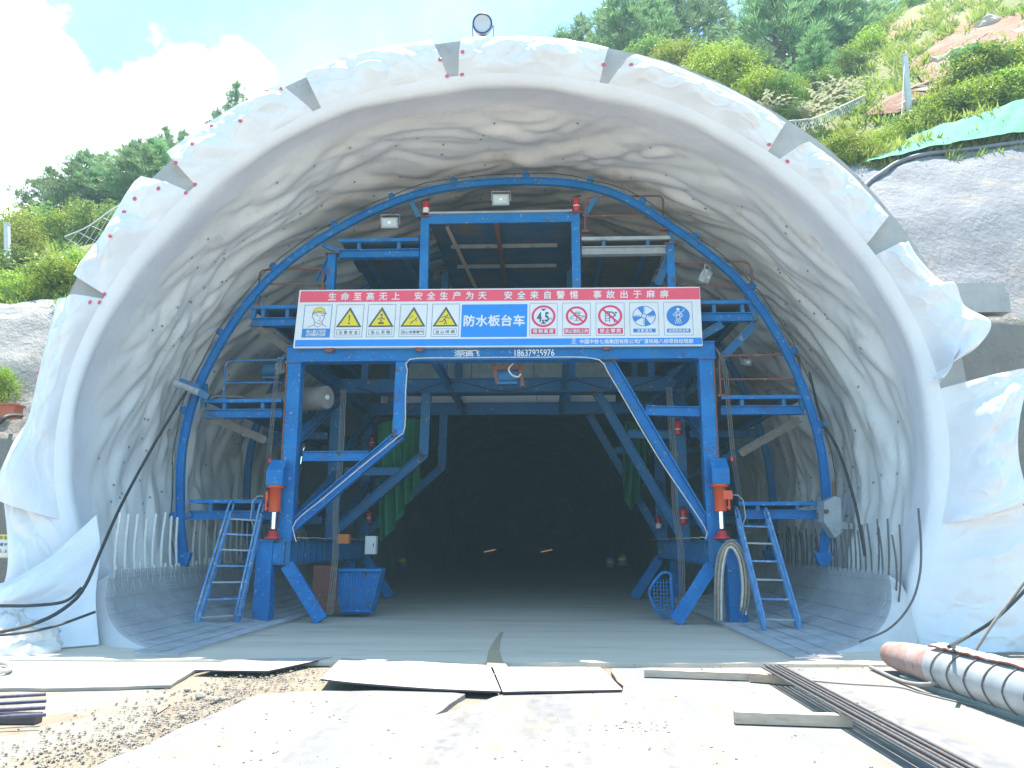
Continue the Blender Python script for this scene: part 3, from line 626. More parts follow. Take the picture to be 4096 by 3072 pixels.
platform(448, 612, 864, 890); platform(1556, 1735, 864, 890, None, True)
platform(414, 596, 1083, 1112, deep=True); platform(1592, 1762, 1090, 1112)
# top deck
X0, X1 = xx(926, 470), xx(1238, 468); b = MB(); zt = zz(470)
b.box((X0, F1-.1, zt-.15), (X1, F1-.06, zt+.05)); part(b, 'top_edge_beam', M_BLUE)
b = MB(); b.tube([(X0+.1, F1-.12, zt+.075), (X1-.1, F1-.12, zt+.075)], .022, 8); b.box((X0+.02, F1-.13, zt+.055), (X1-.02, F1-.06, zt+.1)); part(b, 'edge_channel', M_GREYS)
b = MB(); y = F1-.05; rr = random.Random(3)
while y < F3+.3: w = .3; b.box((X0, y, zt-.02+.01*rr.random()), (X1, y+w, zt+.03)); y += w+.01
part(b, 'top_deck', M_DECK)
for f in (.47,): 
    b = MB(); xj = lerp(X0, X1, f); b.bar((xj, F1, zt-.09), (xj, F3+.2, zt-.09), .09, .12, (1,0,0)); part(b, 'deck_joist', M_RUST)
for Y in (16.6, 17.9, 19.6, 21.0):
    b = MB(); b.bar((X0+.3, Y, zt-.07), (X1-.3, Y, zt-.07), .05, .08, (0,1,0)); part(b, 'deck_batten', M_GREYS if Y < 18 else M_BLUED)
b = MB(); p0 = q(935, 480, 15.6); b.bar((X0+.35, F1+.3, zt-.06), (X0+.9, F1+5, zt-.6), .07, .05, (1,0,0)); part(b, 'loose_strut', M_WOOD)
M_STRUT = mat('dusty_strut', (.20,.17,.14), .8, (.12,.11,.11), 4, stain=(.34,.27,.20), sscale=4, slo=.56, shi=.7, bump=.2)
# outrigger struts below the platforms, front and rear frames
for (xa, ya, xb, yb, m) in ((542,698,640,768,M_BLUED),(446,897,575,952,M_BLUED),(1630,700,1556,778,M_BLUED),(1728,905,1598,980,M_BLUED),(1500,735,1560,700,M_BLUED),(715,560,690,610,M_BLUED),(1450,545,1420,615,M_BLUED)):
    for Y in FR:
        b = MB(); a, c = q(xa, ya), q(xb, yb); b.ibar((a.x, Y, a.z), (c.x, Y, c.z), .14, .15, (0,1,0), .015); part(b, 'outrigger_strut', [M_BLUED] if Y > F1 else [M_STRUT if (xa in (542,1728,446)) else M_BLUED])
# railings
def rail(pts, m, Y=F1-.08, mid=None, r=.021):
    b = MB(); P = [Vector((xx(x, y), Y, zz(y))) for x, y in pts]; Q = [P[0]]
    for i in range(1, len(P)-1):
        a = (P[i-1]-P[i]).normalized(); c = (P[i+1]-P[i]).normalized(); d = .13
        for t in (0, .33, .66, 1): Q.append(((P[i]+a*d).lerp(P[i], t)).lerp(P[i].lerp(P[i]+c*d, t), t))
    Q.append(P[-1]); b.tube(Q, r, 8)
    for (x0, x1, y) in mid or (): b.tube([(xx(x0, y), Y, zz(y)), (xx(x1, y), Y, zz(y))], r*.9, 8)
    b.cbox((P[0].x, Y, P[0].z+.02), (.14, .1, .04)); b.cbox((P[-1].x, Y, P[-1].z+.02), (.14, .1, .04))
    return part(b, 'railing', m)
rail([(559,660),(565,579),(701,577),(699,625)], M_RUST, mid=[(563,700,610)])
rail([(486,862),(491,776),(611,775)], M_BLUED, mid=[(488,612,824)])
rail([(1263,508),(1265,432),(1431,432),(1432,506)], M_RUST, mid=[(1264,1432,473)])
rail([(1465,577),(1612,574),(1622,590),(1623,660)], M_RUST, mid=[(1465,1622,623)])
rail([(1555,862),(1551,775),(1716,773),(1725,785),(1727,858)], M_RUST, mid=[(1552,1725,825)])
# arch ribs
rp = [(396,1196),(389,1110),(397,950),(445,800),(555,630),(700,512),(900,420),(1110,392),(1300,410),(1450,490),(1600,612),(1700,762),(1765,932),(1787,1100),(1778,1196)]
RC = smooth_curve([q(x, y, F1-.15) for x, y in rp], 121)
def sweep(C, prof, Y, b, mi=0):
    rows = []
    for i, p in enumerate(C):
        d = (C[min(i+1, len(C)-1)] - C[max(0, i-1)]).normalized(); n = Vector((-d.z, 0, d.x))
        rows.append([Vector((p.x, Y, p.z)) + n*o + Vector((0, w, 0)) for o, w in prof])
    k = len(prof)
    for r in rows: r.append(r[0])
    b.grid(rows, mi, False)
for n_, Y in enumerate((F1-.15, F2, F3)):
    b = MB()
    for o0, o1, w in ((-.074, -.056, .055), (.056, .074, .055), (-.056, .056, .010)):
        sweep(RC, [(o0, -w), (o0, w), (o1, w), (o1, -w)], Y, b)
    rb = part(b, 'arch_rib', M_BLUE if n_ == 0 else M_BLUED)
    if n_ == 0:
        for k in (4, 15, 24, 33, 41, 48, 55, 63, 70, 76, 83, 91, 99, 107, 115):
            d = (RC[k+1]-RC[k-1]).normalized(); n = Vector((-d.z, 0, d.x)); p = Vector((RC[k].x, Y, RC[k].z))
            b = MB(); b.bar(p+n*.10-d*.0, p+n*.22, .014, .10, (0,1,0)); b.bar(p+n*.10 + Vector((0,.07,0)), p+n*.20+Vector((0,.07,0)), .014, .14, (0,1,0)); sub(b, 'bracket', M_BLUE, rb)
    for k, px in ((0, 397), (120, 1776)):
        e = RC[k]; s = -1 if k == 0 else 1; b = MB()
        b.prism([(e.x-.16, e.z+.02), (e.x+.16, e.z+.02), (e.x+.15, e.z-.03), (e.x-s*.02+.08, e.z-.24), (e.x-s*.02-.06, e.z-.22), (e.x-.15, e.z-.05)], Y-.06, Y+.06); sub(b, 'rib_shoe', M_BLUE, rb)
b = MB(); cc = []
for k in range(0, 121, 2):
    d = (RC[min(k+1,120)]-RC[max(k-1,0)]).normalized(); n = Vector((-d.z, 0, d.x)); cc.append(Vector((RC[k].x, F1-.16, RC[k].z)) + n*(.17+.06*mn.noise(Vector((k*.22,0,0)))))
b.tube(cc, .010, 6); part(b, 'rib_cable', M_BLACK)
# short struts from rib to posts
for (xa, ya, xb, yb) in ((700,530,735,545),(560,640,546,690),(1448,505,1451,540),(1612,640,1632,690),(445,830,440,880),(1715,800,1735,885),(395,1120,415,1110),(1782,1120,1760,1112),(885,430,905,470),(1290,425,1262,470)):
    b = MB(); a, c = q(xa, ya), q(xb, yb); b.bar((a.x, F1-.06, a.z), (c.x, F1-.02, c.z), .08, .10, (0,1,0)); part(b, 'rib_strut', M_BLUED)
# pale strips behind the second beam: the back of a board on the rear frame
b = MB(); b.box((-3.0, F3+.22, 5.75), (2.7, F3+.28, 7.0)); 
for x in (-2.1,-1.2,-.3,.6,1.5): b.box((x, F3+.205, 5.76), (x+.02, F3+.219, 6.99), 1)
part(b, 'rear_board', [M_GREYS, M_BLUED])
for x0, x1, y0, y1 in ((882,1062,792,828),(1128,1335,792,826),(822,1330,853,881)):
    a, c = at(x0, y1, F3+.36), at(x1, y0, F3+.36); b = MB(); b.box((a.x, F3+.36, a.z), (c.x, F3+.40, c.z)); n = 3
    for k in range(1, n): b.box((lerp(a.x, c.x, k/n)-.01, F3+.352, a.z), (lerp(a.x, c.x, k/n)+.01, F3+.359, c.z), 1)
    part(b, 'white_panel', [M_WPAINT, M_GREYS])
# winch under the front beam
b = MB(); a = q(1062, 786); c = q(1128, 822); b.bar((a.x+.02, F1+.35, ZB0+.02), (a.x+.10, F1+.35, c.z), .07, .07, (0,1,0)); b.bar((c.x-.05, F1+.35, ZB0+.02), (c.x, F1+.35, c.z-.05), .07, .07, (0,1,0)); b.box((a.x, F1+.3, ZB0-.10), (c.x, F1+.4, ZB0-.02))
wn = part(b, 'winch_frame', M_RUST)
b = MB(); b.lathe([(0,-.2),(.13,-.2),(.14,-.15),(.14,.15),(.13,.2),(0,.2)], ((a.x+c.x)/2, F1+.42, (ZB0+c.z)/2-.02), 'x', 18); b.lathe([(.15,-.1),(.15,.1)], ((a.x+c.x)/2, F1+.42, (ZB0+c.z)/2-.02), 'x', 12); b.box(((a.x+c.x)/2-.2, F1+.3, (ZB0+c.z)/2-.2), ((a.x+c.x)/2+.2, F1+.5, (ZB0+c.z)/2-.15)); sub(b, 'winch_motor', M_BLUED, wn)
b = MB(); hx = (a.x+c.x)/2+.12; b.tube(smooth_curve([(hx, F1+.1, ZB0-.02), (hx-.09, F1+.08, ZB0-.14), (hx-.02, F1+.08, ZB0-.26), (hx+.10, F1+.08, ZB0-.30), (hx+.15, F1+.08, ZB0-.24)], 14), .018, 6); sub(b, 'cable_loop', M_WCABLE, wn)
# white conduit along the beam and down the braces
b = MB(); b.tube(smooth_curve([at(x, y, F1-d) for x, y, d in ((640,1170,.16),(636,1130,.16),(700,1075,.14),(790,1000,.14),(858,945,.14),(874,925,.14),(876,850,.14),(880,800,.16),(886,776,.18),(1000,773,.18),(1150,772,.18),(1285,775,.18),(1318,812,.14),(1420,985,.14),(1520,1135,.14),(1524,1165,.16))], 90), .012, 6)
part(b, 'white_conduit', M_WCABLE)
for s, X in ((-1, -4.35), (1, 4.33)):                # bunches of cable hanging beside the front posts
    b = MB()
    for k in range(3):
        o = .034*k; b.tube(smooth_curve([(X - s*.1, F1-.02, 5.3), (X+s*(.02+o), F1-.1, 4.9), (X+s*(.06+o), F1-.12, 4.0), (X+s*(.10+o), F1-.12, 3.0), (X+s*(.2+o), F1-.1, 2.2), (X+s*(.24+o*2), F1-.06, 1.7)], 24), .0095, 6)
    b.tube([(X+s*.1, F1-.12, 3.02), (X+s*.1, F1-.12, 3.1)], .035, 8, 1); part(b, 'hanging_cable', [mat('dark_cable', (.10,.10,.105), .7, (.16,.155,.15), 9), M_RED])
    b = MB()
    for k in range(4):
        o = .035*k; xi = s*(XP-.62)
        b.tube(smooth_curve([(xi+o, F1+1.1, 4.7), (xi+o+.03, F1+1.0, 3.2), (xi+o, F1+.9, 2.2), (xi+o+.06, F1+.8, 1.3), (xi+o+.02, F1+.7, .12)], 24), .009, 6)
    part(b, 'hanging_cable', M_CABLEG)
# wires slung along the base girders and under the second beam
for s in (-1, 1):
    b = MB(); x = s*(XP-.2)
    b.tube([(x, F1 + k*.28, ZG1+.05 + .03*mn.noise(Vector((k*.7, s, 0)))) for k in range(26)], .012, 6); part(b, 'girder_wire', M_WCABLE)
b = MB(); b.tube(smooth_curve([(-3.6, F2-.3, ZB0+.1), (-2.6, F2-.3, ZB0-.12), (-1.3, F2-.3, ZB0+.22), (0, F2-.3, ZB0-.02), (1.4, F2-.3, ZB0+.24), (2.6, F2-.3, ZB0+.0), (3.7, F2-.3, ZB0+.3)], 50), .014, 6); part(b, 'slung_cable', M_BLACK)
# bumper baskets by the track, rusty panel
b = MB(); P = q(770, 1270, F1+1.0); Y = P.y
c1, c2 = q(725,1232,Y), q(822,1228,Y); c3, c4 = q(738,1325,Y), q(798,1325,Y)
L = [(c1.x, c1.z), (c2.x, c2.z), (c4.x, c3.z), (c3.x, c3.z)]
b.prism([(x, z) for x, z in L], Y+.02, Y+.6)
for k in range(15):
    t = k/14; b.bar((lerp(c1.x, c2.x, t), Y, c1.z-.02), (lerp(c3.x, c4.x, t), Y, c3.z), .022, .03, (1,0,0), 0)
b.tube([(c1.x-.03, Y-.02, c1.z), (c2.x+.03, Y-.02, c1.z)], .04, 8); b.tube([(c3.x, Y-.02, c3.z+.05), (c4.x, Y-.02, c3.z+.05)], .03, 8); part(b, 'ribbed_basket', M_BLUE)
b = MB(); Y = F1+.6; L = [(1418,1250),(1432,1237),(1448,1240),(1450,1260),(1452,1325),(1425,1326),(1405,1290),(1404,1272)]
b.tube(smooth_curve([q(x, y, Y) for x, y in L + L[:1]], 40), .03, 8)
for k in range(9):
    z0 = q(1404, 1258+k*8, Y); b.tube([(q(1410,1260+k*7,Y).x, Y, z0.z), (q(1450,1260,Y).x, Y, z0.z)], .008, 5)
for k in range(6): b.tube([q(1412+k*7, 1250, Y), q(1414+k*7, 1322, Y)], .008, 5)
part(b, 'wire_cage', M_BLUE)
b = MB(); a, c = q(708,1222,F1+.9), q(724,1322,F1+.9); b.box((a.x-.28, F1+.88, c.z), (c.x, F1+.92, a.z)); b.box((c.x-.08, F1+.85, c.z), (c.x+.02, F1+.88, a.z)); part(b, 'rust_panel', M_RUST)
a = q(592, 800, F1+.9); b = MB(); b.lathe([(0,-.24),(.10,-.24),(.15,-.2),(.15,.12),(.11,.16),(.11,.22),(0,.22)], a, 'x', 16); b.box((a.x-.2, a.y-.12, a.z-.20), (a.x+.15, a.y+.12, a.z-.15)); part(b, 'hoist_motor', M_BLUED)
for (x0, y0, x1, y1, m) in ((530,941,572,953,M_WOOD),(1600,668,1560,672,M_WOOD),(460,858,520,860,M_WOOD),(1330,517,1420,518,M_WOOD),(1640,1086,1700,1087,M_WOOD)):
    a, c = q(x0, y0, F1+.5), q(x1, y1, F1+1.1); b = MB(); b.bar(a, c, .16, .035, (0,1,0)); part(b, 'plank', m)
# painted lettering on the front beam
def text(b, s, x0, z0, step, size, Y, mi=0, bold=.012, sy=1.0, wear=None, sxx=1.0):
    for k, ch in enumerate(s):
        if ch == ' ': continue
        vs, fs, a, c, d, e = glyph(ch, 0); cxg, cyg = (a+c)/2, .38
        if wear: fs = [f for f in fs if wear(k, sum((vs[i] for i in f), Vector())/len(f))]
        for n_, (ox, oz) in enumerate(((0,0),) if bold <= 0 else ((0,0),(bold,0),(-bold,0),(0,bold),(0,-bold))):
            b.add([(x0 + k*step + (v.x-cxg+ox)*size*sxx, Y-.0003*n_, z0 + (v.y-cyg+oz)*size*sy) for v in vs], fs, mi)
b = MB(); Y = F1-.1145; zt_ = zz(766)
text(b, '洛阳高飞', xx(990,764), zt_+.01, .122, .15, Y, 0, .012, 1.0)
text(b, '18637925976', xx(1113,764), zt_+.012, .0742, .19, Y, 0, .012, 1.0, lambda k, c: not (k in (5, 6, 7) and c.y < .3 and c.x < .32), .78)
part(b, 'painted_lettering', M_WPAINT)

# ================================================================== things on the trolley
# safety banner
BN = thing('safety_banner', q(1075, 745, F1-.2), 'long white, red and blue safety banner board on the trolley front beam', 'banner')
YBN = F1 - .25; BL, BR, BT, BB = at(644, 682, YBN).x, at(1515, 690, YBN).x, at(1100, 621, YBN).z, at(1100, 747, YBN).z
YBN = F1 - .25; BW = BR-BL; BH = BT-BB
b = MB(); b.box((BL, YBN, BB), (BR, YBN+.1, BT)); b.build('board', M_BANW, BN)
def bx(px): return BL + BW*(px-1190)/1613       # photo pixel column on the board
def bz(v): return BT - BH*v
def rect(b, x0, x1, v0, v1, d, mi=0): b.add([(x0, YBN-d, bz(v1)), (x1, YBN-d, bz(v1)), (x1, YBN-d, bz(v0)), (x0, YBN-d, bz(v0))], [(0,1,2,3)], mi)
b = MB(); rect(b, BL+.03, BR-.01, .02, .215, .004); b.build('red_band', M_BANR, BN)
b = MB(); rect(b, BL+.03, BR-.01, .865, .98, .004); b.build('blue_band', M_BANB, BN)
b = MB(); rect(b, bx(1856), bx(2118), .275, .835, .004); b.build('blue_panel', M_BANB, BN)
s1 = BW/1613
for s, x0, st in (('生命至高无上', 1328, 51.7), ('安全生产为天', 1678, 51.7), ('安全来自警惕', 2040, 52.5), ('事故出于麻痹', 2396, 53)):
    b = MB(); text(b, s, bx(x0), bz(.12), st*s1, 35*s1, YBN-.008, 0, .022); b.build('lettering', M_WPAINT, BN)
b = MB(); text(b, '防水板台车', bx(1888), bz(.555), 49.5*s1, 49*s1, YBN-.008, 0, .03); b.build('lettering', M_WPAINT, BN)
b = MB(); text(b, '中国中铁七局集团有限公司广湛铁路八标项目经理部', bx(2334), bz(.922), 19.3*s1, 19.5*s1, YBN-.008, 0, .02); b.build('lettering', M_WPAINT, BN)
b = MB()
def ringm(b, c, r0, r1, d, mi=0, n=28, a0=0, a1=2*math.pi):
    full = abs(a1-a0-2*math.pi) < 1e-6; vs = []
    for k in range(n+1):
        a = a0+(a1-a0)*k/n
        for r in (r0, r1): vs.append((c[0]+r*math.cos(a), YBN-d, c[1]+r*math.sin(a)))
    b.add(vs, [(2*k, 2*k+1, 2*k+3, 2*k+2) for k in range(n)], mi)
ec = (bx(2303), bz(.905)); ringm(b, ec, 6.6*s1, 8*s1, .008); ringm(b, ec, 3.2*s1, 4.2*s1, .008, a0=.3, a1=2.8); ringm(b, ec, 3.2*s1, 4.2*s1, .008, a0=3.4, a1=6.0)
b.add([(ec[0]-1.0*s1, YBN-.008, ec[1]-6*s1), (ec[0]+1.0*s1, YBN-.008, ec[1]-6*s1), (ec[0]+1.0*s1, YBN-.008, ec[1]+6*s1), (ec[0]-1.0*s1, YBN-.008, ec[1]+6*s1)], [(0,1,2,3)])
text(b, '中国中铁', ec[0]-8*s1, bz(.955), 5.4*s1, 5.4*s1, YBN-.008, 0, .02)
b.build('emblem', M_WPAINT, BN)
PM = [M_SIGB, M_SIGY, M_SIGK, M_SIGR, M_BANW, M_SIGD]; KB, KY, KK, KR, KW, KD = range(6)
class Card:
    def __init__(s, px0, px1):
        s.b = MB(); s.x0, s.x1 = bx(px0), bx(px1); s.w = s.x1-s.x0
    def p(s, x, y): return (s.x0 + s.w*x/100, bz(.26 + .565*y/130))       # card space 100 wide, 130 tall, y down
    def poly(s, pts, mi, d): s.b.add([(s.p(x, y)[0], YBN-d, s.p(x, y)[1]) for x, y in pts], [tuple(range(len(pts)))], mi)
    def line(s, pts, w, mi, d):
        for (xa, ya), (xb, yb) in zip(pts, pts[1:]):
            dx, dy = xb-xa, yb-ya; l = math.hypot(dx, dy) or 1; nx, ny = -dy/l*w/2, dx/l*w/2; ex, ey = dx/l*w*.2, dy/l*w*.2
            s.poly([(xa+nx-ex, ya+ny-ey), (xa-nx-ex, ya-ny-ey), (xb-nx+ex, yb-ny+ey), (xb+nx+ex, yb+ny+ey)], mi, d)
    def disc(s, cx, cy, r, mi, d, r0=0, n=26):
        P = [(cx+r*math.cos(2*math.pi*k/n), cy+r*math.sin(2*math.pi*k/n)) for k in range(n)]
        if not r0: s.poly(P, mi, d)
        else:
            for k in range(n):
                a, c = 2*math.pi*k/n, 2*math.pi*(k+1)/n
                s.poly([(cx+r0*math.cos(a), cy+r0*math.sin(a)), (cx+r*math.cos(a), cy+r*math.sin(a)), (cx+r*math.cos(c), cy+r*math.sin(c)), (cx+r0*math.cos(c), cy+r0*math.sin(c))], mi, d)
    def frame(s, mi=KD, w=1.4): s.line([(1,1),(99,1),(99,129),(1,129),(1,1)], w, mi, .004)
    def txt(s, t, y, size, mi, d=.009, step=None, bold=.02):
        step = step or size*1.12; n = len(t); x0 = 50-(n-1)*step/2; k = s.w/100
        text(s.b, t, s.p(x0, 0)[0], s.p(0, y)[1], step*k, size*k, YBN-d, mi, bold)
    def tri(s):
        s.poly([(50,10),(96,90),(4,90)], KK, .004); s.poly([(50,24),(85,84),(15,84)], KY, .0065)
    def cap(s, t, size, step=None):
        s.line([(9,99),(91,99),(91,121),(9,121),(9,99)], 1.3, KD, .004); s.txt(t, 110.5, size, KD, .006, step, .008)
    def done(s, lab): o = s.b.build('pictogram', PM, BN); o['label'] = lab
c = Card(1219, 1332); c.line([(1,1),(99,1),(99,129),(1,129),(1,1)], 2.2, KB, .004); c.poly([(1,95),(99,95),(99,129),(1,129)], KB, .0045); c.txt('进入施工现场', 106, 12.5, KW, .009, 11.5); c.txt('必须戴安全帽', 119.5, 12.5, KW, .009, 11.5)
c.poly([(32,32),(35,20),(46,12),(60,11),(72,18),(76,30),(60,27),(45,28)], KY, .005); c.line([(30,36),(34,31),(45,28),(60,27),(76,31),(82,37),(74,37),(60,32),(44,33),(31,40)], 2, KD, .006); c.line([(32,32),(35,20),(46,12),(60,11),(72,18),(76,30)], 1.6, KD, .006)
c.line([(34,36),(30,50),(36,54),(42,68),(56,76),(68,70),(74,52),(74,37)], 1.7, KD, .006); c.line([(44,44),(53,43)], 2.2, KD, .006); c.line([(62,42),(71,43)], 2.2, KD, .006); c.line([(58,46),(61,56),(57,57)], 1.3, KD, .006); c.line([(52,64),(63,63)], 1.5, KD, .006); c.line([(42,68),(40,80),(18,90)], 1.7, KD, .006); c.line([(68,70),(70,78),(86,88)], 1.7, KD, .006); c.line([(40,80),(54,90),(70,78)], 1.5, KD, .006); c.done('worker in yellow helmet')
c = Card(1349, 1462); c.frame(); c.tri(); c.poly([(47.5,42),(52.5,42),(51.5,67),(48.5,67)], KK, .008); c.disc(50, 75, 3.6, KK, .008); c.cap('注意安全', 14.5, 18.5); c.done('yellow triangle with exclamation mark')
c = Card(1478, 1591); c.frame(); c.tri(); c.disc(50, 42, 4, KK, .008); c.line([(50,46),(54,50),(49,53),(47,50)], 2, KK, .008); c.line([(36,59),(50,54),(64,59),(36,59)], 2.2, KK, .008); c.disc(50, 66, 3.2, KK, .008); c.poly([(40,71),(60,71),(60,79),(40,79)], KK, .008); c.cap('当心吊物', 14.5, 18.5); c.done('yellow triangle with hoisted load')
c = Card(1608, 1718); c.frame(); c.tri(); c.disc(61, 56, 2.6, KK, .008); c.line([(42,72),(52,66),(60,60),(62,68)], 3, KK, .008); c.line([(42,76),(48,72),(38,79)], 2, KK, .008); c.line([(34,56),(40,50),(46,52),(42,57),(36,58)], 1.2, KK, .008); c.line([(42,46),(48,44),(51,49),(46,52)], 1.2, KK, .008); c.cap('当心有害毒气', 13, 13.2); c.done('yellow triangle with poison gas')
c = Card(1737, 1848); c.frame(); c.tri(); c.disc(56, 46, 3.4, KK, .008); c.line([(52,51),(46,62),(52,70),(46,80)], 4, KK, .008); c.line([(46,62),(38,70),(28,70)], 3.2, KK, .008); c.line([(52,52),(42,50),(36,56)], 2.6, KK, .008); c.line([(52,52),(60,58),(66,54)], 2.6, KK, .008); c.poly([(50,81),(58,81),(55,77)], KK, .008); c.cap('当心绊倒', 14.5, 18.5); c.done('yellow triangle with stumbling figure')
def banc(px0, px1, t, size, step, lab, inner, rad=38, bar=True):
    c = Card(px0, px1); c.frame(KD, 1.1); c.disc(50, 52, rad, KR, .005, rad-8); inner(c)
    if bar: c.line([(50-rad*.66, 52-rad*.66), (50+rad*.66, 52+rad*.66)], 6.5, KR, .010)
    c.poly([(7,100),(93,100),(93,122),(7,122)], KR, .005); c.txt(t, 111, size, KW, .009, step); c.done(lab)
def i45(c):
    c.poly([(40,22.5),(60,22.5),(50,32)], KD, .0075); c.poly([(40,81.5),(60,81.5),(50,72)], KD, .0075)
    k = c.w/100; text(c.b, '4', c.p(35,0)[0], c.p(0,53)[1], 1, 42*k, YBN-.008, KD, .03, 1.15, None, .8); text(c.b, '.', c.p(48.5,0)[0], c.p(0,53)[1], 1, 42*k, YBN-.008, KD, .03, 1.15); text(c.b, '5', c.p(62,0)[0], c.p(0,53)[1], 1, 42*k, YBN-.008, KD, .03, 1.15, None, .8); text(c.b, 'm', c.p(76,0)[0], c.p(0,60)[1], 1, 15*k, YBN-.008, KD, .0)
banc(2127, 2238, '限制高度', 16, 19, 'red ring reading 4.5 m', i45, 43, False)
def iwine(c): c.line([(40,42),(60,42),(58,50),(50,55),(42,50),(40,42)], 2, KD, .007); c.line([(50,55),(50,68)], 2, KD, .007); c.line([(42,69),(58,69)], 2.2, KD, .007); c.line([(28,58),(36,52),(60,50),(78,54),(62,60)], 1.8, KD, .007); c.line([(28,58),(30,64),(38,62)], 1.8, KD, .007); c.line([(44,40),(52,36),(66,38)], 1.6, KD, .007)
banc(2257, 2370, '禁止酒后上岗', 14, 13.6, 'red ban ring over wine glass', iwine)
def iclimb(c): c.line([(34,36),(34,76)], 2, KD, .007); c.line([(48,36),(48,76)], 2, KD, .007); [c.line([(34,y),(48,y)], 1.8, KD, .007) for y in (42,52,62,70)]; c.disc(70, 40, 3.6, KD, .007); c.line([(38,36),(58,38),(68,50),(58,58)], 4, KD, .007); c.line([(58,58),(48,60)], 3, KD, .007); c.line([(62,66),(66,78)], 3, KD, .007)
banc(2389, 2503, '禁止攀爬', 16, 19, 'red ban ring over climbing figure', iclimb, 42)
c = Card(2522, 2637); c.frame(KD, 1.1); c.disc(50, 54, 40, KB, .005, 37.5)
for k in range(4):
    a = k*math.pi/2 + .95
    P = [(50+10*math.cos(a), 54+10*math.sin(a))] + [(50+38*math.cos(a+t), 54+38*math.sin(a+t)) for t in np.linspace(0, .6, 6)] + [(50+10*math.cos(a+.35), 54+10*math.sin(a+.35))]
    c.poly(P, KB, .006); a2 = a+.62
    for r in (16, 21, 26, 31): c.line([(50+r*math.cos(a2)-4*math.sin(a2), 54+r*math.sin(a2)+4*math.cos(a2)), (50+r*math.cos(a2)+4*math.sin(a2), 54+r*math.sin(a2)-4*math.cos(a2))], 1.6, KB, .0075)
c.disc(50, 54, 10, KB, .008, 7.5); c.poly([(12,103),(88,103),(88,118),(12,118)], KB, .005); c.txt('注意通风', 110.5, 12.5, KW, .009, 13.5); c.done('blue fan wheel')
c = Card(2656, 2770); c.frame(KD, 1.1); c.disc(50, 54, 40, KB, .005); c.disc(50, 29, 5.6, KW, .007)
c.line([(42,38),(58,38),(57,62),(50,68),(43,62),(42,38)], 2.2, KW, .007); c.line([(42,40),(32,50),(40,56)], 2.4, KW, .007); c.line([(58,40),(66,54),(60,60)], 2.4, KW, .007); c.line([(62,40),(70,34),(70,26)], 2.2, KW, .007); c.line([(42,50),(58,50)], 4, KW, .007); c.line([(46,40),(46,58)], 1.8, KW, .008); c.line([(54,40),(54,58)], 1.8, KW, .008); c.line([(44,66),(40,84)], 2.2, KW, .007); c.line([(49,68),(47,84)], 2, KW, .007); c.line([(56,66),(60,84)], 2.2, KW, .007); c.line([(51,68),(53,84)], 2, KW, .007)
c.poly([(10,104),(90,104),(90,119),(10,119)], KB, .005); c.txt('必须系安全带', 111.5, 12, KW, .009, 11.5); c.done('blue disc with safety harness')
# the left end hangs out a little lower down
for ob in BN.children:
    if True:
        for v in ob.data.vertices:
            f = (bz(0) - (v.co.z + BN.location.z))/BH; w = 1-((v.co.x+BN.location.x)-BL)/BW
            v.co.x -= .065*f*w; v.co.z -= .035*(1-w)
for px in (712, 906, 1310):
    b = MB(); p = q(px, 749, F1-.2); b.box((p.x-.06, F1-.24, BB-.09), (p.x+.06, F1-.18, BB-.0)); b.tube([(p.x-.09, F1-.21, BB-.04), (p.x+.09, F1-.21, BB-.04)], .025, 8); part(b, 'banner_clamp', M_RUST)
# fire extinguishers
EX = []
def extinguisher(px, pytop, pybot, Y, label, white=False, m=M_RED):
    a, c = at(px, pybot, Y), at(px, pytop, Y); h = c.z - a.z; r = max(.05, min(.095, h*.2))
    t = thing('fire_extinguisher', a, label, 'fire extinguisher', 'fire extinguishers on the trolley')
    b = MB(); b.lathe([(0, 0), (r*.9, 0), (r, .02), (r, h*.70), (r*.8, h*.78), (r*.35, h*.84), (r*.3, h*.88), (0, h*.88)], a, 'z', 18)
    if white: b.lathe([(r+.004, h*.02), (r+.004, h*.36)], a, 'z', 18, 1)
    else: b.lathe([(r+.003, h*.30), (r+.003, h*.36)], a, 'z', 18, 1)
    b.build('cylinder', [m, M_WPAINT], t)
    b = MB(); b.lathe([(0, h*.88), (r*.32, h*.88), (r*.32, h*.93), (0, h*.93)], a, 'z', 10); b.bar(a + Vector((-.02, 0, h*.95)), a + Vector((r*1.3, 0, h*1.0)), .03, .012, (0,1,0)); b.bar(a + Vector((-.02, 0, h*.92)), a + Vector((r*1.2, 0, h*.93)), .03, .012, (0,1,0)); b.build('valve', M_BLACK, t)
    b = MB(); b.tube(smooth_curve([a + Vector((-r*.3, -.02, h*.9)), a + Vector((-r*1.2, -.03, h*.85)), a + Vector((-r*1.25, -.03, h*.5)), a + Vector((-r*1.1, -.03, h*.3))], 12), .011, 6); b.build('hose', M_BLACK, t)
extinguisher(920, 430, 462, F1-.02, 'red extinguisher with a white lower half on top of the left upper post', True)
extinguisher(1245, 422, 458, F1-.02, 'all red extinguisher on top of the right upper post')
extinguisher(1465, 903, 940, F2-.25, 'red extinguisher hung high on the right second post below the tie bar')
extinguisher(1477, 1092, 1133, F2-.25, 'red extinguisher standing on the right base girder by the second post')
extinguisher(1423, 1112, 1142, F3-.3, 'small red extinguisher with white label deep inside by the right third post', True)
extinguisher(803, 940, 965, F3-.3, 'small red extinguisher hung high on the left third post before the green netting')
extinguisher(796, 1098, 1130, F3-.3, 'red extinguisher low down above the white electrical box')
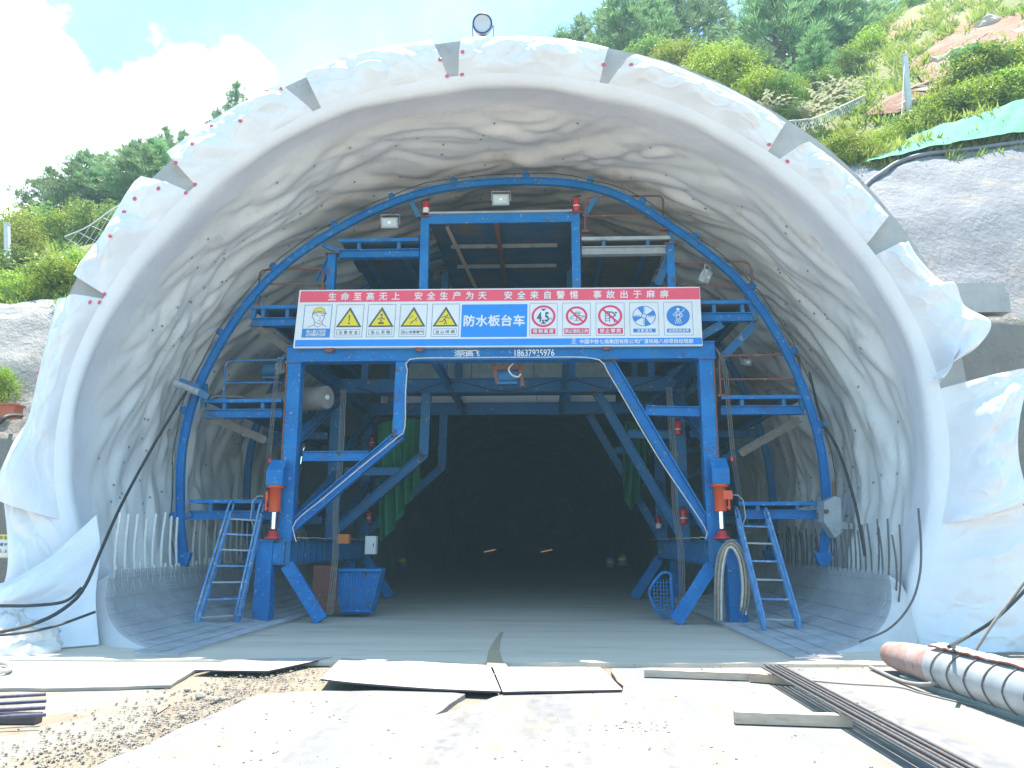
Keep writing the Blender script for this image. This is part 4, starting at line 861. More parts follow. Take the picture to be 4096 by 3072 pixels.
# flood lights
def flood(px, py, Y, w, h, tilt, rz, label):
    c = at(px, py, Y); t = thing('flood_light', c, label, 'flood light', 'flood lights on the arch')
    Mx = Matrix.Translation(c) @ Matrix.Rotation(rz, 4, 'Z') @ Matrix.Rotation(tilt, 4, 'X')
    def tr(b): b.v = [tuple(Mx @ Vector(v)) for v in b.v]; return b
    b = MB(); b.box((-w/2, -.04, -h/2), (w/2, .06, h/2)); [b.box((-w/2+.02+k*w*.12, .06, -h*.4), (-w/2+.035+k*w*.12, .10, h*.4)) for k in range(8)]; tr(b).build('housing', M_GREYS, t)
    b = MB(); b.box((-w/2+.03, -.048, -h/2+.03), (w/2-.03, -.041, h/2-.03)); tr(b).build('lens', M_GLASS, t)
    b = MB(); b.box((-.035, -.056, -.02), (.035, -.049, .03)); tr(b).build('led_chip', M_LED, t)
    b = MB(); b.tube([(-w/2-.02, .0, -.02), (-w/2-.02, .08, h*.5+.08), (w/2+.02, .08, h*.5+.08), (w/2+.02, 0, -.02)], .012, 6); tr(b).build('yoke', M_GREYS, t)
flood(842, 482, F1-.3, .34, .21, R(12), 0, 'square flood light on the left of the arch below the blue rib')
flood(1082, 432, F1-.3, .34, .22, R(12), 0, 'square flood light under the crown of the blue rib')
flood(1526, 598, F1-.3, .20, .26, R(30), R(55), 'flood light turned sideways behind the right rusty railing')
flood(600, 797, F1+.8, .30, .24, R(10), R(-50), 'flood light turned sideways behind the left blue railing')
flood(1612, 783, F1+1.0, .20, .12, R(10), R(30), 'small dark flood light behind the right middle railing')
# long tube winch heads beside the rib
t = thing('wire_winch', at(410, 836, F1-.3), 'grey tubular winch arm pointing out from the left side of the blue rib', 'winch')
b = MB(); a, c = at(378, 827, F1-.35), at(432, 848, F1-.35); b.tube([a, c], .075, 14); b.build('drum', M_GREYS, t)
b = MB(); b.bar(a + Vector((.12, .0, .05)), c + Vector((0, .0, .09)), .10, .08, (0,1,0)); b.bar(c, at(452, 858, F1-.3), .2, .13, (0,1,0)); b.build('bracket', M_BLUED, t)
t = thing('cable_winch', at(1795, 1140, F1-.4), 'pale grey steel winch box beside the right foot of the blue rib', 'winch')
b = MB(); P = [at(x, y, F1-.4) for x, y in ((1776,1085),(1800,1072),(1812,1078),(1814,1150),(1800,1162),(1776,1128))]; b.prism([(p.x, p.z) for p in P], F1-.5, F1-.2); b.build('housing', M_GREYS, t)
b = MB(); P = [at(x, y, F1-.4) for x, y in ((1812,1127),(1845,1131),(1842,1143),(1812,1143))]; b.prism([(p.x, p.z) for p in P], F1-.45, F1-.3); b.build('side_arm', M_GREYS, t)
b = MB(); b.tube([at(1800, 1072, F1-.35), at(1800, 1040, F1-.35)], .02, 8); b.lathe([(0,-.02),(.04,-.02),(.04,.02),(0,.02)], at(1785, 1105, F1-.52), 'y', 10); b.build('pin', M_RUST, t)
# grey roll of sheet on the left platform
t = thing('sheet_roll', at(680, 860, F1+.9), 'thick grey roll of sheet lying across the left middle platform', 'roll')
b = MB(); a, c = at(560, 872, F1+1.2), at(706, 858, F1+.5); rr_ = .24
b.tube([a, a.lerp(c,.3)+Vector((0,0,.01)), a.lerp(c,.6), c], [rr_*.7, rr_*.85, rr_, rr_], 20); b.lathe([(0,-.01),(.06,-.012),(.06,-.03),(.10,-.03),(.10,-.012),(.17,-.012),(.17,-.02),(rr_, -.004)], c, 'x', 20) if 0 else None
b.build('roll', mat('grey_sheet', (0.30, 0.28, 0.265), 0.8, (0.22, 0.21, 0.20), 4, bump=.4, bscale=8), t)
b = MB(); d = (c-a).normalized(); b.tube([c - d*.02, c + d*.03], .05, 10); b.build('core', M_WPAINT, t)
# green netting
def netting(pts_top, pts_bot, Y, label, seed):
    A = smooth_curve([at(x, y, Y) for x, y in pts_top], 30); B = smooth_curve([at(x, y, Y) for x, y in pts_bot], 30)
    rows = [[A[k].lerp(B[k], t) + Vector((0, .14*math.sin(k*.9+seed)*(.3+t) + .1*mn.noise(Vector((k*.3, t*2, seed))), 0)) for k in range(30)] for t in np.linspace(0, 1, 26)]
    b = MB(); b.grid(rows); o = b.build('green_netting', M_GREEN, None, A[0]); tag(o, label, 'netting')
netting([(815,918),(860,905),(908,905)], [(818,1172),(845,1150),(880,1092),(904,1040)], F2+.5, 'green netting hanging in folds between the left frames', 1)
netting([(1350,910),(1400,915)], [(1345,1040),(1352,1085),(1368,1098),(1404,1010)], F3-.5, 'strip of green netting hanging behind the right braces', 2)
# boxes
t = thing('electrical_box', at(802, 1197, F1+2.6), 'white electrical box on the inner side of the left base girder', 'electrical box')
Y = F1+2.6; a, c = at(790, 1197, Y), at(814, 1158, Y); b = MB(); b.box((a.x, Y-.1, a.z), (c.x, Y+.12, c.z)); b.build('case', M_WPAINT, t)
b = MB(); b.box((a.x+.02, Y-.112, a.z+.03), (c.x-.02, Y-.101, c.z-.03)); b.build('door', M_WPAINT, t)
b = MB(); b.box((c.x-.05, Y-.125, (a.z+c.z)/2-.04), (c.x-.035, Y-.113, (a.z+c.z)/2+.04)); b.build('handle', M_BLACK, t)
t = thing('orange_box', at(742, 1172, F1+1.9), 'small orange box on top of the left base girder', 'box'); Y = F1+1.9; a, c = at(731, 1174, Y), at(755, 1154, Y)
b = MB(); b.box((a.x, Y-.1, a.z), (c.x, Y+.1, c.z)); b.build('case', mat('orange_plastic', (.75, .22, .04), .5), t); b = MB(); b.box((a.x+.03, Y-.11, a.z+.05), (c.x-.03, Y-.102, c.z-.05)); b.build('cover', mat('orange_plastic', (.75,.22,.04)), t)
# ladders
def ladder(fl_, fr_, tl, tr_, Yt, n, label):
    A0, B0 = gz(*fl_, .05), gz(*fr_, .05); A1, B1 = at(*tl, Yt), at(*tr_, Yt)
    t = thing('steel_ladder', (A0+B0)/2, label, 'ladder')
    for p, e in ((A0, A1), (B0, B1)):
        b = MB(); b.bar(p, e, .05, .10, (1,0,0)); b.build('stile', mat('ladder_blue', (.05,.20,.50), .5, (.16,.36,.62), 6, stain=(.5,.55,.6), sscale=7, slo=.56, shi=.66), t)
        b = MB(); o = Vector((.0, -.20, .06)); d = (e-p).normalized(); top = e + d*.10
        b.tube([p.lerp(e,.02) + o*.3, p.lerp(e,.10) + o] + [p.lerp(e, k) + o for k in (.3,.5,.7,.9)] + [top + o*1.0, top + o*.8 + d*.12, top + o*.4 + d*.15, top + o*.05 + d*.08, top - d*.05], .022, 8); b.build('handrail', mat('ladder_blue', (.05,.20,.50)), t)
    for k in range(n):
        f = (k+.7)/(n+.1); b = MB(); a, c = A0.lerp(A1, f), B0.lerp(B1, f); b.bar(a, c, .10, .03, (0,1,0)); b.build('rung', [M_GREYS, mat('ladder_blue', (.05,.20,.50))][k % 2], t)
ladder((424,1362), (512,1353), (500,1108), (566,1112), F1-.15, 7, 'blue steel ladder on the left, leaning right against the lowest platform')
ladder((1652,1369), (1728,1371), (1592,1122), (1656,1124), F1-.15, 6, 'blue steel ladder on the right, leaning left against the lowest platform')
# hose bundle hung over the right leg
t = thing('hose_bundle', gz(1575, 1345), 'loop of grey and tan hoses hung beside the right front leg', 'hose bundle')
for k in range(8):
    o = k*.022; Y = F1-.55+.02*(k % 3); m = [M_CABLEG, M_CABLEG, M_WCABLE, mat('tan_hose', (.50,.36,.24), .8, (.38,.27,.18), 6)][k % 4]
    P = [at(1545+k*2.2, 1340, Y), at(1545+k*2.3, 1255, Y), at(1549+k*2.4, 1210, Y), at(1560+k*1.8, 1181+k*.6, Y), at(1580, 1166+k*2.4, Y), at(1600-k*1.8, 1183+k*1.2, Y), at(1613-k*2.3, 1213, Y), at(1619-k*2.3, 1265, Y), at(1616-k*2.3, 1312+8*(k % 3), Y)]
    b = MB(); b.tube(smooth_curve(P, 30), .020, 8); b.build('hose', m, t)
# cables on the lining
def cable(pts, r, label, m=M_BLACK, n=60, cat='cable'):
    P = smooth_curve(pts, n); b = MB(); b.tube(P, r, 8); o = b.build('cable', m, None, P[0]); tag(o, label, cat); return o
cable([at(404,842,F1-.35), at(330,965,14.2), at(265,1085,13.4), at(222,1180,12.0), at(186,1262,11.5), at(150,1306,11.2), at(80,1345,10.8), at(-40,1372,10.4), at(-160,1380,10.1)], .026, 'long black cable running from the grey winch down to the left ground')
cable([at(-120,1312,10.8), at(0,1309,10.9), at(70,1308,11.0), at(140,1299,11.2), at(176,1270,11.45)], .022, 'black cable lying level across the left white drape')
cable([at(205,1322,11.3), at(120,1352,10.8), at(40,1368,10.5), at(-60,1376,10.3)], .02, 'thin dark cable trailing along the foot of the left drape')
cable([at(1748,805,15.5), at(1775,905,15.2), at(1812,975,14.5), at(1845,1080,14.0), at(1862,1165,13.6), at(1868,1200,13.5)], .026, 'dark cable hanging down the right lining wall beside the rib')
onslope = lambda L: [h[0] + Vector((0,-.05,.05)) for h in (RS.ray_cast(CAM, ray(x, y).normalized()) for x, y in L) if h[0] is not None]
cable(onslope([(1860,415),(1880,395),(1905,378),(1928,362),(1950,352),(1980,343),(2010,337),(2060,332),(2110,326),(2160,319),(2212,312),(2280,303)]), .055, 'thick grey hose lying along the top of the right sprayed slope', mat('slope_hose', (.13,.14,.17), .6, (.2,.2,.23), 5), cat='hose')
cable([gz(2050,1397,.55), at(2085,1378,9.5), at(2140,1345,9.3), at(2190,1300,9.2), at(2240,1245,9.1), at(2300,1170,9.0)], .020, 'black cable rising to the right above the white pipe')
cable([at(2108,1404,9.3), at(2150,1340,9.25), at(2205,1268,9.2), at(2300,1130,9.15)], .018, 'grey rod cable with coloured tape above the white pipe', M_CABLEG)
cable([gz(1880,1441,.06), gz(1950,1472,.06), gz(2010,1478,.12), at(2070,1462,8.6), at(2120,1443,8.5), at(2170,1428,8.4), at(2250,1428,8.3)], .022, 'tan hose curling from the floor over the white pipe', M_CABLEG, cat='hose')
cable([gz(1738,1469,.04), gz(1830,1477,.04), gz(1940,1484,.04), gz(1990,1497,.04), gz(2100,1523,.04), gz(2212,1547,.04), gz(2400,1600,.04)], .008, 'thin dark wire lying across the pale slab on the right', M_CABLEG, cat='wire')
cable([gz(-90,1440,.07), gz(0,1431,.07), gz(22,1437,.07), gz(18,1447,.07), gz(-10,1451,.07), gz(-60,1455,.07)], .03, 'pale hose loop lying on the slab at the left edge', M_WCABLE, cat='hose')
# upright bars along the lining feet
def upright(x, Y, z0, z1, lean, r, m, name, label, cat, group, curve=.12):
    s = -1 if x < 0 else 1
    P = [Vector((x + s*(-.10), Y, max(.05, z0-.45))), Vector((x, Y, z0)), Vector((x + s*curve*.5, Y+lean*.4, (z0+z1)/2)), Vector((x + s*curve*.55, Y + lean, z1))]
    b = MB(); b.tube(smooth_curve(P, 10), r, 6); o = b.build(name, m, None, P[0]); tag(o, label, cat, group)
rr = random.Random(11)
for k in range(20):
    Y = 12.72 + k*.32 + rr.uniform(-.05, .05); upright(-6.02, Y, .95, 1.98 + rr.uniform(-.08, .07), rr.uniform(-.05, .12), .025, M_SLEEVE, 'sleeved_bar', 'tall pale sleeved bar standing in the row along the left lining foot', 'bar', 'tall pale bars along the left wall')
for k in range(30):
    Y = 12.6 + k*.21 + rr.uniform(-.05, .05); upright(-5.90, Y, .62, 1.16 + rr.uniform(-.08, .08), rr.uniform(-.06, .06), .021, M_SLEEVE, 'sleeved_bar', 'short pale sleeved bar in the lower row along the left lining foot', 'bar', 'short pale bars along the left wall')
for k in range(34):
    Y = 12.2 + k*.21 + rr.uniform(-.07, .07); upright(6.10, Y, .8, 1.74 + rr.uniform(-.12, .14), rr.uniform(-.08, .14), .014, M_REBAR, 'starter_bar', 'thin dark steel bar standing in the row along the right lining foot', 'bar', 'dark bars along the right wall')
b = MB(); P = [Vector(v) for v in ((5.2,11.55,.16),(5.65,11.6,.34),(6.0,11.68,.66),(6.2,11.76,1.05),(6.3,11.84,1.5),(6.35,11.92,2.0))]; b.tube(smooth_curve(P, 24), .016, 6); tag(b.build('starter_bar', M_REBAR, None, P[0]), 'dark steel bar nearest the mouth on the right, tallest and most curved of its row', 'bar', 'dark bars along the right wall')
# curved reinforcement mats between floor and lining
for s in (-1, 1):
    b = MB(); Ln = lambda y0: None
    prof = smooth_curve([(3.95,0,.075),(4.5,0,.10),(5.05,0,.17),(5.5,0,.33),(5.8,0,.58),(5.95,0,.88),(5.99,0,1.08)], 18)
    y = 10.55
    while y < 21.5:
        x1 = 1.0; P = []
        for p in prof:
            # the mat's mouth end sweeps back where the drape stands
            P.append(Vector((s*p.x + .05, y + .05*mn.noise(Vector((p.x*2, y, s))), p.z + .02*mn.noise(Vector((p.x*3, y*2, s))))))
        k0 = max(5, min(18, int(13*(y-11.2)/1.3) + 5))
        b.tube(P[:k0], .009, 4, 0, False); y += .075
    for k in range(0, 18, 2):
        p = prof[k]; y0 = 10.55 if k < 5 else 11.2 + (k-5)*.1
        b.tube([Vector((s*p.x+.05, y0 + t*(21.5-y0)/12, p.z+.012)) for t in range(13)], .006, 4, 0, False)
    o = b.build('reinforcement_mat', M_MATBAR, None, (s*5, 11, .05)); tag(o, ('left' if 0 else '') + ('curved steel mesh mat rising from the floor to the pale bars' if s < 0 else 'curved steel mesh mat rising from the floor to the dark bars behind the ladder'), 'steel mat')
    # concrete fillet below the mat
    b = MB(); b.grid([[Vector((s*(p.x+.04)+.05, lerp(10.7 if k < 5 else 11.3 + (k-5)*.1, 24.4, t), p.z-.06)) for k, p in enumerate(prof)] for t in (0,.12,.3,.5,.75,1)])
    e_ = [Vector((s*(p.x+.04)+.05, 10.7 if k < 5 else 11.3 + (k-5)*.1, p.z-.06)) for k, p in enumerate(prof)]
    b.grid([e_, [p + Vector((s*.12, -.10, -.10)) for p in e_], [p + Vector((s*.35, .05, -.5)) for p in e_]])
    tag(b.build('invert_floor', mat('invert_sheet', (.60,.605,.62), .7, (.50,.50,.51), 1.5, stain=(.42,.39,.35), sscale=1.6, slo=.56, shi=.74, bump=.3, bscale=5)), kind='structure')
# dim lamps deep in the tunnel
for px, py, Y, l in ((1058, 1190, 62, 'left of the two dim orange lamps deep in the tunnel'), (1181, 1190, 62, 'right of the two dim orange lamps deep in the tunnel')):
    c = at(px, py, Y); t = thing('work_lamp', c, l, 'lamp'); b = MB(); b.bar(c - Vector((.42, 0, .09)), c + Vector((.42, 0, .09)), .05, .06, (0,1,0)); b.build('tube', mat('lamp_glow', (.9,.45,.2), .5, emit=((1,.50,.22), .12)), t)
    b = MB(); b.bar(c + Vector((-.55, .08, -.06)), c + Vector((.55, .08, .14)), .1, .16, (0,1,0)); b.build('housing', M_GREYS, t)

for px, y0, y1, Y, l in ((869,1222,1203,36,'pale marker drum standing far inside on the left of the tunnel'), (1318,1226,1206,34,'yellowish marker drum standing far inside on the right'), (1345,1222,1198,32,'taller pale marker drum beside the yellowish one inside')):
    a, c = at(px, y0, Y), at(px, y1, Y); h = c.z-a.z; t = thing('marker_drum', a, l, 'drum', 'marker drums inside the tunnel'); b = MB(); b.lathe([(0,0),(.16,0),(.16,h*.95),(.12,h),(0,h)], a, 'z', 14); b.build('body', mat('drum_pale', (.34,.33,.28), .6), t); b = MB(); b.lathe([(.164,h*.5),(.164,h*.7)], a, 'z', 14); b.build('band', M_SIGY, t)
# ================================================================== things in the yard
# round lamp on the crown
c = at(1043, 55, YP+.25); t = thing('round_lamp', c - Vector((0,0,.25)), 'round drum flood lamp standing on the crown of the tunnel mouth', 'lamp')
Mx = Matrix.Translation(c) @ Matrix.Rotation(R(18), 4, 'X')
def tr(b): b.v = [tuple(Mx @ Vector(v)) for v in b.v]; return b
b = MB(); b.lathe([(.0,.20),(.10,.20),(.15,.12),(.178,.02),(.178,-.10),(.172,-.11)], (0,0,0), 'y', 32); tr(b).build('drum', M_GREYS, t)
b = MB(); b.lathe([(.176,-.10),(.182,-.12),(.160,-.13),(.150,-.115)], (0,0,0), 'y', 32); tr(b).build('rim', mat('navy_rubber', (.03,.05,.18), .5), t)
b = MB(); b.lathe([(.153,-.112),(.10,-.105),(0,-.10)], (0,0,0), 'y', 32); tr(b).build('lens', M_GLASS, t)
b = MB(); b.tube([(-.19,0,0),(-.19,.05,-.2),(-.12,.05,-.235),(.12,.05,-.235),(.19,.05,-.2),(.19,0,0)], .014, 6); b.lathe([(0,-.26),(.10,-.26),(.11,-.2),(0,-.2)], (0,.04,0), 'z', 14); tr(b).build('bracket', M_GREYS, t)
# steel bars across the timbers
rr = random.Random(5)
def rod(p0, p1, r, name, label, group, m=M_REBAR, sag=0.0):
    n = 40; P = [p0.lerp(p1, k/(n-1)) + Vector((0, 0, sag*math.sin(k*.55))) for k in range(n)]; b = MB()
    b.tube(P, [r*(1.0 if k % 2 else .93) for k in range(n)], 8); o = b.build(name, m, None, p0); tag(o, label, 'steel bar', group)
for k in range(9):
    a = gz(1652+k*5.0, 1444-(k % 2), .16); c = gz(2050+k*7.2+rr.uniform(-2,2), 1668-k*1.0, .16)
    d = (c-a); a = a + Vector((0,0,.0+.024*(k % 2))); c = c + d*.9 + Vector((0,0,.024*(k % 2)))
    rod(a - d.normalized()*rr.uniform(0,.12), c, .0135, 'steel_bar', 'ribbed steel bar in the bundle lying over the two timbers on the right slab', 'steel bars over the timbers')
for k in range(7):
    a = gz(-200, 1517+k*7, .10); c = gz(99-(k % 3)*1.5, 1500+k*7.3, .10); a.z += .03*(k % 2); c.z += .03*(k % 2)
    rod(a, c, .016, 'steel_bar', 'dark ribbed steel bar in the short stack at the left edge of the yard', 'steel bars at the left edge', mat('rebar_blue', (.055,.06,.11), .5, (.10,.10,.14), 20, metal=.3, stain=(.2,.1,.06), sscale=8, slo=.62, shi=.75))
b = MB(); a, c = gz(-170, 1548, .035), gz(84, 1551, .035); b.bar(a, c, .10, .08, (0,1,0)); tag(b.build('support_block', M_PLYD, None, a), 'dark timber under the stack of bars at the left edge', 'timber')
def timber(p, w, h, label, m=M_WOOD, z=.04):
    a, c = gz(*p[0], z+h/2), gz(*p[1], z+h/2); b = MB(); n = 12; d = (c-a).normalized(); sd = Vector((-d.y, d.x, 0)); rows = []
    for k in range(n):
        q0 = a.lerp(c, k/(n-1)); j = .006*mn.noise(Vector((k*.7, p[0][0]*.1, 0)))
        rows.append([q0 + sd*(w/2) + Vector((0,0,-h/2)), q0 - sd*(w/2) + Vector((0,0,-h/2)), q0 - sd*(w/2) + Vector((0,0,h/2+j)), q0 + sd*(w/2) + Vector((0,0,h/2+j)), q0 + sd*(w/2) + Vector((0,0,-h/2))])
    b.grid(rows, 0, False); b.add(rows[0][:4], [(0,1,2,3)]); b.add(rows[-1][:4], [(3,2,1,0)])
    tag(b.build('timber', m, None, a), label, 'timber')
timber(((1392,1453),(1618,1461)), .09, .075, 'pale squared timber, the farther and longer one under the steel bars')
timber(((1620,1462),(1736,1472)), .09, .085, 'short brown timber end to end with the far pale timber', mat('brown_wood', (.34,.24,.18), .8, (.45,.34,.26), 5, stretch=(1,6,6), bump=.3))
timber(((1586,1548),(1838,1556)), .10, .09, 'squared timber lying nearest, under the steel bars on the slab')
# plywood sheets
def ply(c4, lifts, label, sag=0.0):
    P = [gz(x, y, z) for (x, y), z in zip(c4, lifts)]; n = 15; m_ = 7; top = []
    for j in range(m_):
        v = j/(m_-1); row = []
        for k in range(n):
            u = k/(n-1); p = P[0].lerp(P[1], u).lerp(P[3].lerp(P[2], u), v); p.z += -sag*math.sin(math.pi*u)*v + .006*mn.noise(Vector((u*3, v*2, c4[0][0]))); row.append(p)
        top.append(row)
    b = MB(); b.grid(top); bot = [[p - Vector((0,0,.018)) for p in r] for r in top]; b.grid(bot, 1, flip=True)
    e = top[0] + [r[-1] for r in top[1:]] + top[-1][-2::-1] + [r[0] for r in top[-2:0:-1]]; e.append(e[0]); b.grid([e, [p - Vector((0,0,.018)) for p in e]], 1, False)
    tag(b.build('plywood_sheet', [M_PLY, M_PLYD], None, P[0]), label, 'plywood sheet', 'plywood sheets on the ground')
ply([(738,1421),(1058,1437),(1082,1493),(692,1466)], [.05,.06,.055,.13], 'left of the two big joined plywood sheets, its front edge lifted off the dirt', .02)
ply([(1064,1440),(1296,1441),(1345,1489),(1086,1494)], [.07,.055,.06,.065], 'right of the two big joined plywood sheets, lying flat on the slab')
ply([(500,1424),(720,1419),(578,1449),(420,1447)], [.045,.045,.065,.05], 'small white plywood sheet lying apart on the left of the gravel')
# big wrapped pipe
t = thing('wrapped_pipe', gz(2050, 1490, 0), 'thick white pipe bound with dark rope, its rusty end near the right wall', 'pipe')
ax0, ax1 = gz(1927, 1413, .22), gz(2032, 1443, .24); dv = (gz(2212, 1494, .25) - ax1).normalized(); ax2 = ax1 + dv*3.2
b = MB(); n0 = ax0.lerp(ax1, 0); b.tube([ax0 - (ax1-ax0).normalized()*.05, ax0, ax0.lerp(ax1,.3), ax0.lerp(ax1,.96), ax1 + dv*.02], [.10,.14,.17,.198,.19], 22); b.build('rusty_end', M_PINKR, t)
b = MB(); b.tube([ax1, ax1+dv*.05, ax1+dv*1.6, ax2], [.195,.208,.214,.214], 26); pb = b.build('pipe_body', M_DUCT, t)
for k in range(9):
    p = ax1 + dv*(.22+.30*k); up = Vector((0,0,1)); sd = dv.cross(up).normalized(); b = MB()
    b.tube([p + dv*(.10*math.sin(a*.5)) + sd*math.cos(a)*.219 + up*math.sin(a)*.219 for a in np.linspace(0, 2*math.pi, 33)], .0075, 6); sub(b, 'rope_ring', mat('dark_rope', (.12,.10,.10), .9, (.2,.15,.13), 20), pb)
b = MB(); sd = dv.cross(Vector((0,0,1))).normalized(); rows = []
for k in range(40):
    p = ax1 + dv*(k*.08); rows.append([p + sd*(math.cos(a)*(.230+.02*mn.noise(Vector((k*.3, a*2, 1))))) + Vector((0,0,math.sin(a)*(.230+.03*abs(mn.noise(Vector((k*.4, a*2, 5)))))+.01)) for a in np.linspace(.95 if 0 else 1.15, 2.9, 14)])
b.grid(rows); b.build('cloth_strip', M_CLOTH, t)
b = MB(); rows_e = [r[0] + Vector((0,0,-.005)) for r in rows]; b.tube(rows_e, .012, 6); b.build('rust_seam', M_RUST, t)
b = MB(); r0, r1 = gz(1955, 1466, .05), gz(2212, 1552, .05); r2 = r0 + (r1-r0)*1.6; b.bar(r0, r2, .12, .07, Vector((0,0,1)).cross(r1-r0).normalized()); b.bar(r0 + Vector((.1,.12,.02)), r2 + Vector((.1,.12,.02)), .10, .10, Vector((0,0,1)).cross(r1-r0).normalized()); b.build('base_rail', mat('green_grey_steel', (.20,.27,.27), .6, (.14,.2,.2), 5), t)
b = MB(); p = gz(1975, 1425, .28); b.tube([at(1947,1412,ax0.y-.12), at(1949,1424,ax0.y-.18)], .012, 6); b.build('handle', M_BLACK, t)
# notice sign at the left edge
Y = 12.9; t = thing('notice_sign', at(8, 1205, Y), 'small white notice with yellow header fixed to the left rough wall', 'sign')
a, c = at(-28, 1205, Y), at(22, 1155, Y); b = MB(); b.box((a.x, Y, a.z), (c.x, Y+.02, c.z)); b.build('board', M_BANW, t)
b = MB(); b.box((a.x+.005, Y-.006, c.z-.075), (c.x-.005, Y-.002, c.z-.005)); b.box((a.x+.005, Y-.006, a.z+.005), (c.x-.005, Y-.002, a.z+.02)); b.build('yellow_band', M_SIGY, t)
b = MB()
_y = YBN; YBN = Y
for x in (1, 12):
    for (w, d, mi) in ((4.2, .005, 0), (2.6, .008, 1)): 
        p = at(x, 1190, Y); s_ = w*.0076; b.add([(p.x, Y-d, p.z+s_), (p.x-s_, Y-d, p.z-s_*.8), (p.x+s_, Y-d, p.z-s_*.8)], [(0,1,2)], mi)
text(b, '注意安全', at(-16,1162,Y).x, at(0,1161.5,Y).z, .075, .06, Y-.008, 0, .02); text(b, '必须戴好', at(-14,1176,Y).x, at(0,1176,Y).z, .07, .055, Y-.005, 0, .02)
YBN = _y; b.build('marks', [M_SIGD, M_SIGY], t)
# concrete block on the right ledge, red roof edge on the left ledge
c0 = at(2078, 665, 13.95); c1 = at(2178, 612, 13.95); t = thing('concrete_block', c0, 'grey concrete block standing on the ledge of the right slope', 'concrete block')
b = MB(); hz = c1.z-c0.z; b.box((c0.x-.4, 13.9, c0.z-.1), (c1.x-.04, 14.7, c0.z+hz*.52)); b.build('lower_course', M_CONC, t)
b = MB(); b.box((c0.x-.4, 13.92, c0.z+hz*.52+.004), (c1.x-.08, 14.7, c1.z)); b.build('upper_course', M_CONC, t)
a = at(-60, 903, 13.9); c = at(36, 876, 13.9); t = thing('orange_beam', a, 'orange red painted steel beam lying on the left ledge', 'beam')
b = MB(); b.box((a.x, 13.85, a.z), (c.x, 14.1, c.z)); b.build('web', M_BRICK, t); b = MB(); b.box((a.x, 13.8, c.z+.002), (c.x+.02, 14.15, c.z+.03)); b.build('top_flange', M_BRICK, t)
cable([at(-30,925,13.3), at(0,912,13.25), at(12,901,13.3), at(30,898,13.5), at(46,899,13.7)], .04, 'short dark pipe bend on the left ledge below the orange beam', cat='pipe')

# posts and wire fences
def post(px, y0, y1, Y, label, r=.06, guy=None):
    a, c = at(px[0], y0, Y), at(px[1], y1, Y); t = thing('fence_post', a, label, 'post'); b = MB(); b.bar(a, c, r*2, r*2); b.build('shaft', M_GALV, t)
    b = MB(); b.bar(c, c + Vector((0,0,.04)), r*2.4, r*2.4); b.build('cap', M_GALV, t)
    if guy: b = MB(); b.tube([c - Vector((0,0,.05)), at(*guy, Y-1.5)], .012, 5); b.build('guy_wire', M_GALV, t)
post((1965,1954), 248, 122, 22.5, 'leaning white steel post on the right hill before the bare red soil', .07, (1944, 320))
post((17,15), 582, 485, 20.5, 'white steel post at the left edge beside the wire netting')
def meshfence(P, Ht, step, label, Yp=0, hexa=True):
    t = thing('wire_fence', P[0], label, 'wire fence'); b = MB(); C = smooth_curve(P, max(8, int(sum((P[i+1]-P[i]).length for i in range(len(P)-1))/step)))
    n = len(C); m = max(3, int(Ht/step))
    G = [[C[k] + Vector((0, .04*mn.noise(Vector((k*.3, j*.3, 1))), Ht*j/m)) for k in range(n)] for j in range(m+1)]
    for j in range(m):
        for k in range(n-1):
            if (j+k) % 2: b.bar(G[j][k], G[j+1][k+1], .010, .010)
            else: b.bar(G[j][k+1], G[j+1][k], .010, .010)
    b.build('wire_mesh', M_GALV, t); b = MB(); b.tube([r + Vector((0,0,.01)) for r in G[-1]], .018, 5); b.build('top_wire', M_GALV, t)
    b = MB()
meshfence([at(128,608,19.5), at(180,585,19.6), at(235,545,19.7), at(275,525,19.8)], 1.25, .16, 'chain link fence climbing behind the left side of the tunnel mouth')
meshfence([at(1706,283,18.2), at(1760,275,19.4), at(1810,252,21.2), at(1870,222,23.6)], .26, .13, 'low wire netting running up the right hill behind the mouth')
tb = MB(); A = [(1862,370),(1925,356),(2000,338),(2060,327),(2140,314),(2212,304),(2420,282)]; B = [(1900,343),(1960,316),(2003,297),(2060,280),(2130,258),(2212,230),(2420,172)]
SA = smooth_curve([at(x, y, 18.7) for x, y in A], 70); SB = smooth_curve([at(x, y, 20.0) for x, y in B], 70)
tb.grid([[SA[k].lerp(SB[k], t) + Vector((0, -.22-.07*abs(mn.noise(Vector((k*.16 + t*1.2, t*1.5, 2)))), .14 + .05*mn.noise(Vector((k*.25, t*2, 5))))) for k in range(70)] for t in np.linspace(0, 1, 14)])
tag(tb.build('green_tarpaulin', M_TARP, None, SA[0]), 'pale green tarpaulin laid along the top of the right sprayed slope', 'tarpaulin')
